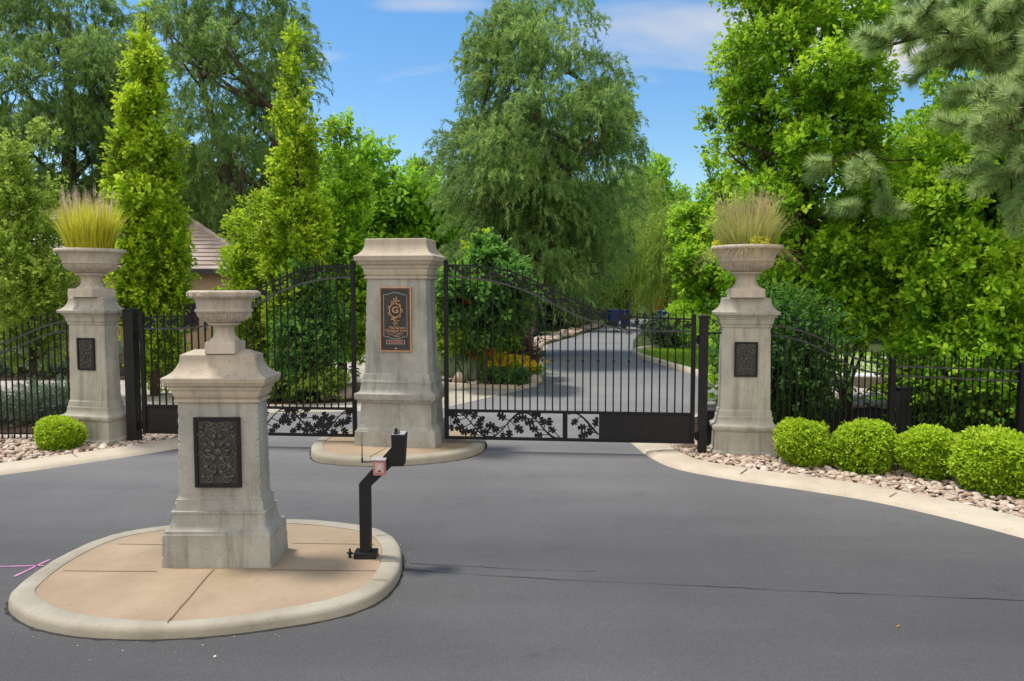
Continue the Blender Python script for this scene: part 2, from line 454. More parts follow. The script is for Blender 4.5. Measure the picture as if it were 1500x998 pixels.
def crown_leaves(name, rg, lobes, n_spray, n_leaf, spray_len, leaf, T, up=.35, spread=.9, shell=(.55, 1.05), base=.45, amp=.2, zmin=.05, upbias=.62, grad=.0, zst=1.0):
    w = lobes[:, 3] ** 2; w = w / w.sum()
    li = rg.choice(len(lobes), n_spray, p=w)
    lt = rg.normal(0, 1, len(lobes))
    d = rand_unit(rg, n_spray)
    fl = (d[:, 2] < 0) & (rg.random(n_spray) < upbias); d[fl, 2] *= -1
    c = lobes[li, :3]; r = lobes[li, 3:4]
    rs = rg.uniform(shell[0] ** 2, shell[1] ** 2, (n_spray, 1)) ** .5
    sp = c + r * d * rs * np.array([1, 1, zst])
    ctr = lobes[:, :3].mean(0)
    out = c - ctr; out[:, 2] *= .15; out = unit(out)
    sd = unit(d * .8 + out * .45 + np.array([0, 0, up]) + rg.normal(0, .3, (n_spray, 3)))
    sl = spray_len * rg.uniform(.6, 1.3, n_spray)
    st = base + amp * .55 * lt[li] + amp * .7 * rg.normal(0, 1, n_spray) + .85 * (rs[:, 0] - .88) + .14 * d[:, 2]  # crown shade painted into the tint: inner sprays darker, upward ones lighter
    I = np.repeat(np.arange(n_spray), n_leaf); m = len(I)
    t = rg.random(m) ** .75
    side = rand_unit(rg, m)
    pos = sp[I] + sd[I] * (sl[I] * (t - .35))[:, None] + side * (leaf * .35 * rg.random((m, 1)))
    ax = unit(sd[I] * (.35 + .5 * t[:, None]) + side * spread)
    nr = unit(sd[I] * .4 + np.array([0, 0, .7]) + rg.normal(0, .5, (m, 3)))
    sz = leaf * rg.uniform(.6, 1.2, m)
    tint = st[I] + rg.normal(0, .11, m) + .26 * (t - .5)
    k = pos[:, 2] > zmin
    return leaf_cloud(name, pos[k], ax[k], nr[k], sz[k], tint[k], T)

def willow_leaves(name, rg, lobes, n_strand, n_leaf, length, leaf, droop=.9, base=.45, amp=.18, zmin=.3, T=T_NAR, shell=(.5, 1.0)):
    w = lobes[:, 3] ** 2; w = w / w.sum()
    li = rg.choice(len(lobes), n_strand, p=w)
    lt = rg.normal(0, 1, len(lobes))
    d = rand_unit(rg, n_strand); fl = (d[:, 2] < -.1) & (rg.random(n_strand) < .75); d[fl, 2] *= -1
    c = lobes[li, :3]; r = lobes[li, 3:4]
    p0 = c + r * d * rg.uniform(shell[0], shell[1], (n_strand, 1))
    ctr = lobes[:, :3].mean(0); out = c - ctr; out[:, 2] *= .2; out = unit(out)
    d0 = unit(d + out * .5 + np.array([0, 0, .35]) + rg.normal(0, .25, (n_strand, 3)))
    L = length * rg.uniform(.5, 1.3, n_strand); dr = droop * rg.uniform(.4, 1.4, n_strand)
    st = base + amp * .6 * lt[li] + amp * .6 * rg.normal(0, 1, n_strand)
    I = np.repeat(np.arange(n_strand), n_leaf); m = len(I)
    s = rg.random(m)[:, None]
    LL = L[I][:, None]; D = dr[I][:, None]
    g = np.array([0, 0, -1.])
    pos = p0[I] + LL * (d0[I] * (s - .42 * s * s) + g * D * s * s)
    tan = unit(d0[I] * (1 - .84 * s) + g * 2 * D * s)
    ax = unit(tan + rand_unit(rg, m) * .55)
    pos = pos + rand_unit(rg, m) * .03
    nr = unit(np.array([0, 0, .6]) + rg.normal(0, .7, (m, 3)))
    k = pos[:, 2] > zmin
    tint = st[I] + rg.normal(0, .10, m)
    return leaf_cloud(name, pos[k], ax[k], nr[k], (leaf * rg.uniform(.6, 1.25, m))[k], tint[k], T)

def limb_path(rg, p0, p1, n=6, bow=.12, lift=.15):
    p0 = Vector(p0); p1 = Vector(p1); L = (p1 - p0).length
    j = Vector(rg.normal(0, 1, 3)) * bow * L
    out = []
    for i in range(n + 1):
        t = i / n
        out.append(p0.lerp(p1, t) + j * (t * (1 - t)) + Vector((0, 0, -lift * L * t * (1 - t))) + Vector(rg.normal(0, 1, 3)) * .012 * L)
    return out

def trunk_mesh(rg, stems, lobes, n_limb, r_limb, lo=.15, twigs=0):
    """stems: list of (path, radii).  limbs run from the stems to lobe centres."""
    mb = MB()
    for path, rad in stems:
        mb.tube(catmull(path, 4), [lerp_tab([(i / (len(rad) - 1), r) for i, r in enumerate(rad)], k / (len(path) * 4 - 4)) for k in range(len(path) * 4 - 3)], 9)
    if len(lobes):
        idx = rg.choice(len(lobes), min(n_limb, len(lobes)), replace=False)
        for i in idx:
            c = Vector(lobes[i, :3])
            path, rad = stems[rg.integers(len(stems))]
            # join below the lobe
            pts = catmull(path, 6)
            tz = c.z - max(.25, (Vector((c.x, c.y, 0)).length) * rg.uniform(.6, 1.1))
            j = min(range(len(pts)), key=lambda q: abs(pts[q][2] - tz))
            f = j / max(1, len(pts) - 1)
            rr = lerp_tab([(q / (len(rad) - 1), r) for q, r in enumerate(rad)], f) * .55
            rr = min(max(r_limb * .5, rr), r_limb)
            pp = limb_path(rg, pts[j], c, 6)
            mb.tube(pp, [rr * (1 - .75 * k / 6) for k in range(7)], 5)
            for _ in range(twigs):
                e = c + Vector(rand_unit(rg, 1)[0]) * lobes[i, 3] * .9
                mb.tube(limb_path(rg, pp[4], e, 3), [rr * .35, rr * .28, rr * .2, rr * .1], 4)
    return mb

def make_tree(name, label, cat, loc, crown_me, leaf_mat, trunk_mb, bark, group=None, rz=0, scale=(1, 1, 1)):
    root = empty(name, loc, rz); root.scale = scale
    tag(root, label, cat, group)
    trunk_mb.build('trunk', bark, root, smooth=True)
    link_mesh('crown', crown_me, leaf_mat, root)
    return root

# ================================================================== CAMERA, SUN, SKY
cam_d = bpy.data.cameras.new('camera'); cam = bpy.data.objects.new('camera', cam_d); COL.objects.link(cam)
cam.location = (0, 0, 2.3)
cam.rotation_euler = (math.radians(90) - math.atan(74 / 1100), 0, 0)
cam_d.sensor_width = 36; cam_d.lens = 36 * 1100 / 1500
cam_d.clip_end = 1500; cam_d.clip_start = .05
bpy.context.scene.camera = cam

sd = bpy.data.lights.new('sun', 'SUN'); sun = bpy.data.objects.new('sun', sd); COL.objects.link(sun)
sd.energy = 3.75; sd.angle = math.radians(8); sd.color = (1, .95, .86)
sun.rotation_euler = SUN_VEC.to_track_quat('Z', 'Y').to_euler()
sun.location = (-20, 5, 40)

w = bpy.data.worlds.new('World'); bpy.context.scene.world = w; w.use_nodes = True
nt = w.node_tree; nt.nodes.clear()
sky = nt.nodes.new('ShaderNodeTexSky'); sky.sky_type = 'NISHITA'; sky.sun_disc = False
sky.sun_elevation = math.asin(SUN_VEC.z); sky.sun_rotation = math.atan2(SUN_VEC.x, SUN_VEC.y)
sky.air_density = 1.1; sky.dust_density = .6; sky.ozone_density = 1.6
tc = nt.nodes.new('ShaderNodeTexCoord')
sx = nt.nodes.new('ShaderNodeSeparateXYZ'); nt.links.new(tc.outputs['Generated'], sx.inputs[0])
def mth(op, a, b):
    n = nt.nodes.new('ShaderNodeMath'); n.operation = op
    for i, q in enumerate((a, b)):
        if isinstance(q, (int, float)): n.inputs[i].default_value = q
        else: nt.links.new(q, n.inputs[i])
    return n.outputs[0]
den = mth('ADD', mth('MAXIMUM', sx.outputs[2], 0), .18)
cx = mth('DIVIDE', sx.outputs[0], den); cy = mth('DIVIDE', sx.outputs[1], den)
cb = nt.nodes.new('ShaderNodeCombineXYZ'); nt.links.new(cx, cb.inputs[0]); nt.links.new(cy, cb.inputs[1])
mp = nt.nodes.new('ShaderNodeMapping'); mp.inputs['Scale'].default_value = (.9, 1.7, 1); mp.inputs['Location'].default_value = (3.1, 1.4, 0)
mp.inputs['Rotation'].default_value = (0, 0, math.radians(-18))
nt.links.new(cb.outputs[0], mp.inputs[0])
cn = nt.nodes.new('ShaderNodeTexNoise'); cn.inputs['Scale'].default_value = 1.15; cn.inputs['Detail'].default_value = 9; cn.inputs['Roughness'].default_value = .52
cn.inputs['Distortion'].default_value = .35
nt.links.new(mp.outputs[0], cn.inputs['Vector'])
def gauss(x0, y0, sx_, sy_, a):
    p = mth('POWER', mth('DIVIDE', mth('SUBTRACT', cx, x0), sx_), 2); q = mth('POWER', mth('DIVIDE', mth('SUBTRACT', cy, y0), sy_), 2)
    return mth('MULTIPLY', mth('POWER', 2.718, mth('MULTIPLY', mth('ADD', p, q), -1)), a)
bst = mth('ADD', mth('ADD', gauss(.40, 1.86, .26, .13, .24), gauss(-.17, 1.78, .16, .05, .26)), gauss(.86, 1.8, .25, .3, .30))
bst = mth('SUBTRACT', bst, mth('MULTIPLY', mth('MINIMUM', mth('MAXIMUM', mth('SUBTRACT', cy, 2.0), 0), .3), .6))
cr = ramp(nt, [(.55, (0, 0, 0)), (.80, (1, 1, 1))], mth('ADD', cn.outputs[0], bst))
hs = nt.nodes.new('ShaderNodeHueSaturation'); hs.inputs['Saturation'].default_value = 1.34; hs.inputs['Value'].default_value = 1.12
nt.links.new(sky.outputs[0], hs.inputs['Color'])
# thin wisps ahead, unseen bright cloud added behind the viewer as fill
bk = mth('MULTIPLY', mth('MAXIMUM', mth('ADD', mth('MULTIPLY', sx.outputs[1], -1), .15), 0), 1.3)
msk = nt.nodes.new('ShaderNodeMath'); msk.operation = 'ADD'; msk.use_clamp = True
nt.links.new(cr.outputs[0], msk.inputs[0]); nt.links.new(bk, msk.inputs[1])
ccol = mixc(nt, mth('MINIMUM', bk, 1), (5.0, 5.0, 5.1), (9.6, 9.1, 8.3))
cm = mixc(nt, msk.outputs[0], hs.outputs[0], ccol)
bg = nt.nodes.new('ShaderNodeBackground'); bg.inputs['Strength'].default_value = .15
nt.links.new(cm, bg.inputs[0])
wo = nt.nodes.new('ShaderNodeOutputWorld'); nt.links.new(bg.outputs[0], wo.inputs[0])
sc = bpy.context.scene
sc.view_settings.view_transform = 'Standard'; sc.view_settings.look = 'None'; sc.view_settings.exposure = 0
sc.cycles.max_bounces = 8; sc.cycles.transparent_max_bounces = 4
sc.cycles.use_denoising = True

# ================================================================== GROUND, ROADS
MB().sheet([(-400, -60), (400, -60), (400, 900), (-400, 900)], 0).build('ground', M['ground']); tag(bpy.data.objects['ground'], kind='structure')

r_left = [(-1.45, 14.3), (0.25, 17.2), (.62, 19.0), (.8, 21), (1.15, 26), (1.5, 31.6), (3.7, 39), (6.7, 50.7), (9.5, 60), (16, 75)]
r_right = [(1.85, 12.5), (2.9, 12.9), (3.9, 14.4), (4.7, 17.0), (4.95, 19.8), (4.55, 23.2), (4.28, 26), (4.6, 28.5), (5.5, 34), (6.6, 39), (9.0, 49), (12, 58), (19, 73)]
front = [(-40, -12), (40, -12), (40, 12.4), (1.9, 12.4)]
asph = front + r_right + r_left[::-1] + [(-4.5, 13.9), (-9.2, 15.25), (-14, 16.1), (-40, 16.2)]
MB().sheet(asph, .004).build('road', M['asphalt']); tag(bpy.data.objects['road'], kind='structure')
# concrete drive inside the gates
drive = [(-40, 16.2), (-14, 16.1), (-9.2, 15.25), (-4.5, 13.9), (-1.45, 14.3), (.25, 17.2), (.62, 19.0), (-1.0, 19.2), (-2.0, 21), (-3.6, 27), (-9, 27), (-9, 19.0), (-14, 18.9), (-40, 19)]
MB().sheet(drive, .008).build('driveway', M['drive']); tag(bpy.data.objects['driveway'], kind='structure')
MB().sheet([(-6.3, 29), (1.3, 28.5), (1.5, 31.4), (-6.3, 32.2)], .008).build('side_path', M['drive']); tag(bpy.data.objects['side_path'], kind='structure')
MB().sheet([(5.6, 17.2), (14, 16.6), (20, 24), (8.5, 27)], .016).build('neighbour_driveway', M['white']); tag(bpy.data.objects['neighbour_driveway'], kind='structure')

def bed(name, poly, mat, z=.012, k=4):
    o = MB().sheet(catmull(poly, k, True), z).build(name, mat); tag(o, kind='structure'); return o
bed('mulch_bed', [(-7.5, 17.9), (-6.6, 15.6), (-5, 15.0), (-3.6, 15.15), (-3.1, 15.8), (-3.5, 17.4), (-5.4, 18.4)], M['mulch'])
bed('flower_bed', [(-2.6, 20.6), (-2.0, 18.4), (-.9, 17.7), (.25, 17.6), (.62, 18.4), (.7, 20.2), (.9, 25), (.2, 27.5), (-2.0, 27.0)], M['mulch'], .012)
bed('planting_bed', [(1.9, 11.4), (2.25, 9.7), (2.9, 9.3), (4.3, 8.1), (5.2, 6.9), (6.6, 4), (9, 2), (26, 2), (28, 12), (20, 18), (9.5, 18.6), (5.4, 18.4), (4.8, 16.8), (4.05, 14.2), (3.1, 12.7), (2.1, 12.3)], M['mulch'], .012)
bed('lawn', [(4.5, 26), (5.1, 20.5), (5.8, 19.2), (12, 21), (14, 26), (11, 29), (6, 29.5), (4.8, 28.4)], M['lawn'], .014)
bed('left_bed', [(-6.6, 9.55), (-5.3, 10.7), (-4.95, 11.6), (-5.0, 13.4), (-7, 14.2), (-9.2, 14.9), (-14, 15.7), (-24, 15.7), (-26, 6), (-15, 5.4), (-11, 6.8), (-8.2, 8.3)], M['mulch'], .012)
bed('far_bed', [(-30, 19.4), (-9.3, 19.4), (-9.3, 26), (-30, 27)], M['mulch'], .012)

def sweep_kerb(pts, side, prof, name, mat, closed=False, k=5, jitter=.004, seed=1, wf=None):
    """kerb swept along the road edge; prof=(offset inwards, z)"""
    P = catmull(pts, k, closed); n = len(P); rg = random.Random(seed)
    vs = []; fs = []; m = len(prof)
    for i in range(n):
        a = P[(i - 1) % n if closed else max(i - 1, 0)]; b = P[(i + 1) % n if closed else min(i + 1, n - 1)]
        t = Vector((b[0] - a[0], b[1] - a[1])).normalized(); nn = Vector((-t.y, t.x)) * side
        ws = wf(P[i]) if wf else 1
        for o, z in prof:
            o = o * (ws if o > .07 else 1)
            vs.append((P[i][0] + nn.x * o, P[i][1] + nn.y * o, z + (rg.uniform(-jitter, jitter) * (.3 if o > .1 else 1) if z > .02 else 0)))
    for i in range(n if closed else n - 1):
        j = (i + 1) % n
        for q in range(m - 1):
            f = (i * m + q, j * m + q, j * m + q + 1, i * m + q + 1)
            fs.append(f if side > 0 else f[::-1])
    mb = MB(); mb.add(vs, fs)
    return mb.build(name, mat, auto=50)

FLAT = [(0, 0), (.03, .04), (.09, .062), (.2, .07), (.40, .082), (.425, .075), (.43, 0)]
k1 = sweep_kerb([(1.9, 13.2), (1.75, 12.2), (1.77, 11.5), (1.82, 10.8), (1.90, 10.15), (2.12, 9.5), (2.72, 8.92), (3.4, 8.45), (4.07, 7.86), (4.74, 6.81), (5.4, 5.2), (6.0, 3.2), (6.4, 0), (6.6, -5)], 1, FLAT, 'right_kerb', M['kerb'])
tag(k1, kind='structure')
k2 = sweep_kerb([(-30, 2.6), (-15, 4.7), (-11, 6.25), (-8, 7.95), (-6.36, 9.19), (-5.7, 9.81), (-4.95, 10.62), (-4.62, 11.3), (-4.55, 12.2), (-4.75, 13.4)], 1, FLAT, 'left_kerb', M['kerb'])
tag(k2, kind='structure')
k3 = sweep_kerb([(2.2, 12.45), (3.0, 12.9), (3.95, 14.4), (4.72, 17.0), (4.95, 19.8), (4.55, 23.2), (4.28, 26), (4.45, 27.8), (5.2, 29.2), (7, 30.2), (12, 31)], -1, [(0, 0), (.02, .1), (.05, .12), (.2, .125), (.21, 0)], 'lawn_kerb', M['kerb'])
tag(k3, kind='structure')
k4 = sweep_kerb([(-2.55, 20.4), (-2.0, 18.3), (-.9, 17.55), (.3, 17.45), (.7, 18.3), (.85, 20.2), (1.1, 25)], 1, [(0, 0), (.02, .07), (.05, .085), (.16, .085), (.17, 0)], 'flower_bed_kerb', M['kerb'])
tag(k4, kind='structure')

def kerb_joints(name, kerb, segs, z, z1=None):
    z1 = z if z1 is None else z1
    mb = MB()
    for (x0, y0, x1, y1, wd) in segs:
        d = Vector((x1 - x0, y1 - y0)).normalized(); nn = Vector((-d.y, d.x)) * wd / 2
        m = 5; pts = []
        for i in range(m + 1):
            t = i / m; pts.append((x0 + (x1 - x0) * t + random.uniform(-.3, .3) * wd, y0 + (y1 - y0) * t + random.uniform(-.3, .3) * wd))
        zz = [z + (z1 - z) * i / m for i in range(m + 1)]
        mb.add([(p[0] - nn.x, p[1] - nn.y, q) for p, q in zip(pts, zz)] + [(p[0] + nn.x, p[1] + nn.y, q) for p, q in zip(pts, zz)], [(i, i + 1, i + m + 2, i + m + 1) for i in range(m)])
    o = mb.build(name, M['joint'], kerb); return o

# asphalt seams, as thin ribbons of dark filler in the road
def ribbon(mb, pts, w0, w1, z, jit=.012, k=14):
    P = catmull(pts, k); n = len(P); vs = []; fs = []
    for i, p in enumerate(P):
        t = i / (n - 1); wd = (w0 + (w1 - w0) * t) * (.55 + .45 * math.sin(i * .37 + 1.7 * math.sin(i * .11))) * random.uniform(.7, 1.2) + .002
        oy = random.uniform(-jit, jit) * .6
        vs += [(p[0], p[1] - wd / 2 + oy, z), (p[0], p[1] + wd / 2 + oy, z)]
        if i: fs.append((2 * i - 2, 2 * i, 2 * i + 1, 2 * i - 1))
    mb.add(vs, fs)
mb = MB()
ribbon(mb, [(-.9, 6.04), (0, 5.88), (.7, 5.78), (1.64, 5.67), (2.48, 5.56), (3.8, 5.42), (5.2, 5.25)], .012, .009, .008)
ribbon(mb, [(-.86, 6.17), (-.28, 6.10), (.22, 6.02), (.70, 6.0)], .010, .005, .008)
mb.build('road_seam', M['seam'], bpy.data.objects['road'])
mb = MB()
for a, b, wd in (((-4.7, 6.07), (-3.9, 6.12), .022), ((-3.99, 5.88), (-3.94, 6.26), .03)):
    d = Vector((b[0] - a[0], b[1] - a[1])).normalized(); n_ = Vector((-d.y, d.x)) * wd
    mm_ = 8; vs = []
    for i in range(mm_ + 1):
        t = i / mm_; q = random.uniform(.5, 1.0)
        x = a[0] + (b[0] - a[0]) * t; y = a[1] + (b[1] - a[1]) * t
        vs += [(x - n_.x * q / 2, y - n_.y * q / 2, .009), (x + n_.x * q / 2, y + n_.y * q / 2, .009)]
    mb.add(vs, [(2 * i, 2 * i + 2, 2 * i + 3, 2 * i + 1) for i in range(mm_)])
o = mb.build('road_marking', M['pink']); tag(o, kind='structure')

# ---- raised islands
KERB = [(0, 0), (.004, .06), (.012, .092), (.03, .108), (.06, .114), (.155, .116), (.168, .110), (.172, .06)]
def island(name, label, outline, zs=1.0, wf=None):
    o = sweep_kerb(outline, 1, [(a, b * zs) for a, b in KERB], name, M['island_kerb'], True, 5, .0025, 3, wf)
    tag(o, kind='structure')
    P = catmull(outline, 5, True); n = len(P); inner = []
    for i in range(n):
        a, b = P[i - 1], P[(i + 1) % n]; t = Vector((b[0] - a[0], b[1] - a[1])).normalized()
        w_ = .171 * (wf(P[i]) if wf else 1)
        inner.append((P[i][0] - t.y * w_, P[i][1] + t.x * w_))
    MB().sheet(inner, .104 * zs).build('paving_slab', M['slab'], o)
    m = MB(); vs = []; rg = random.Random(8)
    for i in range(n + 1):
        p = P[i % n]; a, b = P[i % n - 1], P[(i + 1) % n]; t = Vector((b[0] - a[0], b[1] - a[1])).normalized()
        w_ = .012 + .02 * rg.random() ** 2
        vs += [(p[0] - t.y * .02, p[1] + t.x * .02, .007), (p[0] + t.y * w_, p[1] - t.x * w_, .007)]
    m.add(vs, [(2 * i, 2 * i + 1, 2 * i + 3, 2 * i + 2) for i in range(n)])
    m.build('dirt_line', M['dirt'], o)
    return o
isl_out = [(-3.63, 5.27), (-3.31, 5.0), (-2.93, 4.85), (-2.59, 4.80), (-2.29, 4.80), (-1.91, 4.86), (-1.57, 4.97), (-1.22, 5.13), (-.99, 5.38), (-.90, 5.74), (-.92, 6.16), (-1.0, 6.5), (-1.14, 6.76), (-1.38, 6.96), (-1.81, 7.12), (-2.18, 7.17), (-2.75, 7.10), (-3.29, 6.96), (-3.57, 6.78), (-3.73, 6.5), (-3.79, 6.02), (-3.74, 5.55)]
i1 = island('front_island', '', isl_out, .8, lambda p: 1 - .45 * math.exp(-((p[0] + 2.15) / .75) ** 2) * (1 if p[1] < 5.6 else 0))
kerb_joints('slab_joint', i1, [(-2.37, 5.83, -2.302, 4.92, .012), (-3.55, 5.80, -2.80, 5.79, .008), (-1.93, 5.82, -1.07, 5.80, .008), (-3.45, 6.43, -2.8, 6.40, .008), (-1.92, 6.45, -1.2, 6.42, .008)], .0862)
kerb_joints('kerb_joint', i1, [(-2.30, 4.92, -2.288, 4.85, .010), (-1.08, 5.99, -.93, 5.99, .008), (-1.07, 5.60, -.93, 5.58, .006), (-1.22, 6.62, -1.08, 6.68, .008)], .0955)
cisl_out = [(-2.87, 10.66), (-2.76, 10.2), (-2.60, 9.9), (-2.34, 9.76), (-2.05, 9.68), (-1.69, 9.66), (-1.34, 9.72), (-1.0, 9.85), (-.7, 10.05), (-.47, 10.4), (-.39, 10.85), (-.47, 11.5), (-.8, 11.95), (-1.4, 12.1), (-2.1, 12.05), (-2.6, 11.7), (-2.85, 11.2)]
i2 = island('gate_island', '', cisl_out)
kerb_joints('slab_joint', i2, [(-1.75, 10.35, -1.85, 9.86, .014)], .107)
kerb_joints('kerb_joint', i2, [(-1.85, 9.84, -1.86, 9.69, .014)], .1185)
kerb_joints('kerb_joint', k1, [(2.93, 9.20, 2.78, 9.02, .018), (4.22, 8.11, 4.08, 7.99, .010), (2.13, 10.33, 2.0, 10.25, .010)], .086, .070)
kerb_joints('kerb_joint', k2, [(-6.0, 10.1, -5.82, 9.93, .012)], .086, .070)

# ================================================================== ROCKS
def in_poly(poly, x, y):
    r = np.zeros(len(x), bool); n = len(poly)
    for i in range(n):
        x0, y0 = poly[i]; x1, y1 = poly[(i + 1) % n]
        c = ((y0 > y) != (y1 > y)) & (x < (x1 - x0) * (y - y0) / (y1 - y0 + 1e-12) + x0)
        r ^= c
    return r

def ico(sub):
    import bmesh
    bm = bmesh.new(); bmesh.ops.create_icosphere(bm, subdivisions=sub, radius=1)
    V = np.array([v.co[:] for v in bm.verts]); F = np.array([[v.index for v in f.verts] for f in bm.faces]); bm.free()
    return V, F

def rocks(name, poly, n, smin, smax, z=.02, seed=3, shift=0., stack=.0):
    rg = np.random.default_rng(seed); V0, F0 = ico(2)
    P = np.array(poly); lo, hi = P.min(0), P.max(0)
    xs = rg.uniform(lo[0], hi[0], n * 6); ys = rg.uniform(lo[1], hi[1], n * 6)
    k = in_poly(poly, xs, ys); xs, ys = xs[k][:n], ys[k][:n]; m = len(xs)
    s = smin + (smax - smin) * rg.random(m) ** 2
    sc_ = np.stack([s * rg.uniform(.8, 1.4, m), s * rg.uniform(.65, 1.0, m), s * rg.uniform(.35, .65, m)], 1)
    ph = rg.uniform(0, 6.28, (m, 6, 1)); fr = rg.normal(0, 1.6, (m, 6, 3))
    bump = 1 + .055 * np.sin(np.einsum('mkd,vd->mkv', fr, V0) + ph).sum(1)
    V = V0[None] * bump[..., None] * sc_[:, None, :]
    a = rg.uniform(0, 2 * PI, m); tl = rg.normal(0, .3, m)
    c, s_ = np.cos(a)[:, None], np.sin(a)[:, None]
    z1 = V[..., 2] + V[..., 0] * tl[:, None]
    X = V[..., 0] * c - V[..., 1] * s_; Y = V[..., 0] * s_ + V[..., 1] * c
    zz = z + sc_[:, 2] * .55 + rg.random(m) * stack
    V = np.stack([X + xs[:, None], Y + ys[:, None], z1 + zz[:, None]], -1)
    F = (F0[None] + (np.arange(m) * len(V0))[:, None, None]).reshape(-1, 3)
    t = np.clip(rg.normal(.52 + shift, .2, m), 0, 1)
    me = np_mesh(name, V, F, np.repeat(t, len(V0)), True)
    o = link_mesh(name, me, M['rock']); tag(o, kind='stuff'); return o

rocks('gravel', [(2.25, 11.4), (2.33, 10.4), (2.5, 9.9), (2.95, 9.32), (4.35, 8.2), (5.08, 7.15), (5.75, 5.5), (7.4, 6.2), (6.6, 8.6), (5.7, 10.6), (3.8, 10.55), (3.2, 11.6)], 5200, .022, .056, .02, 3, .02, .03)
rocks('gravel', [(-6.72, 9.6), (-6.0, 10.2), (-5.3, 10.95), (-5.02, 11.5), (-5.1, 12.6), (-6.8, 11.6), (-9.5, 11.5), (-9.2, 8.2), (-8.2, 8.35)], 3800, .022, .056, .02, 4, .04, .03)
rocks('gravel', [(5.3, 14.4), (9.4, 14.4), (10, 16.4), (5.5, 16.6)], 1300, .06, .15, .02, 5, .38, .03)
rocks('gravel', [(.9, 26), (1.2, 31), (3.3, 38.7), (6, 49), (5.2, 49), (2.4, 39), (.3, 31), (.1, 27)], 700, .06, .2, .02, 6, .02, .03)
rocks('gravel', [(-2.1, 20), (-1.9, 18.6), (-.9, 17.9), (.2, 17.8), (.55, 18.4), (.6, 20)], 400, .04, .10, .02, 7, .05, .03)
rocks('gravel', [(-6.2, 17.4), (-3.6, 16.6), (-3.2, 15.9), (-3.5, 15.5), (-5.5, 15.5), (-6.6, 16)], 160, .04, .09, .02, 8, .0, .0)

rg = np.random.default_rng(77); gp = catmull(isl_out, 6, True); n = 170
ix = rg.integers(0, len(gp), n); off = np.abs(rg.normal(0, .09, n)) + .01
G = np.array(gp)[ix]; ctr = np.array(gp).mean(0); G = G + unit(G - ctr) * off[:, None] + rg.normal(0, .04, (n, 2))
V0, F0 = ico(1); s_ = .002 + .006 * rg.random(n) ** 3
V = V0[None] * s_[:, None, None] * np.array([1.2, .9, .6]) + np.concatenate([G, (.005 + s_ * .4)[:, None]], 1)[:, None]
me = np_mesh('grit', V, (F0[None] + (np.arange(n) * len(V0))[:, None, None]).reshape(-1, 3), np.repeat(np.clip(rg.normal(.5, .3, n), 0, 1), len(V0)))
tag(link_mesh('grit', me, M['rock']), kind='stuff')

# ================================================================== STONE PILLARS
def arc_pts(z0, h0, z1, h1, kind, n=7):
    """concave flare between two profile points"""
    out = []
    for i in range(n + 1):
        t = i / n
        if kind == 'flare':           # starts wide, sweeps in, ends upright
            out.append((z0 + (z1 - z0) * (1 - math.cos(t * PI / 2)) * .62 + (z1 - z0) * t * .38, h0 + (h1 - h0) * math.sin(t * PI / 2)))
        elif kind == 'ovolo':
            out.append((z0 + (z1 - z0) * math.sin(t * PI / 2), h0 + (h1 - h0) * (1 - math.cos(t * PI / 2))))
        elif kind == 'cavetto':
            out.append((z0 + (z1 - z0) * (1 - math.cos(t * PI / 2)), h0 + (h1 - h0) * math.sin(t * PI / 2)))
    return out

def scroll(mb, cx, cz, r, a0, turns, sgn, y, rad, M_=None, grow=.16):
    pts = []
    n = int(18 * abs(turns)) + 4
    for i in range(n + 1):
        t = i / n; a = a0 + sgn * turns * 2 * PI * t; rr = r * (1 - (1 - grow) * t)
        pts.append((cx + rr * math.cos(a), y, cz + rr * math.sin(a)))
    mb.tube(pts, [rad * (1 - .35 * i / n) for i in range(n + 1)], 5, M_)

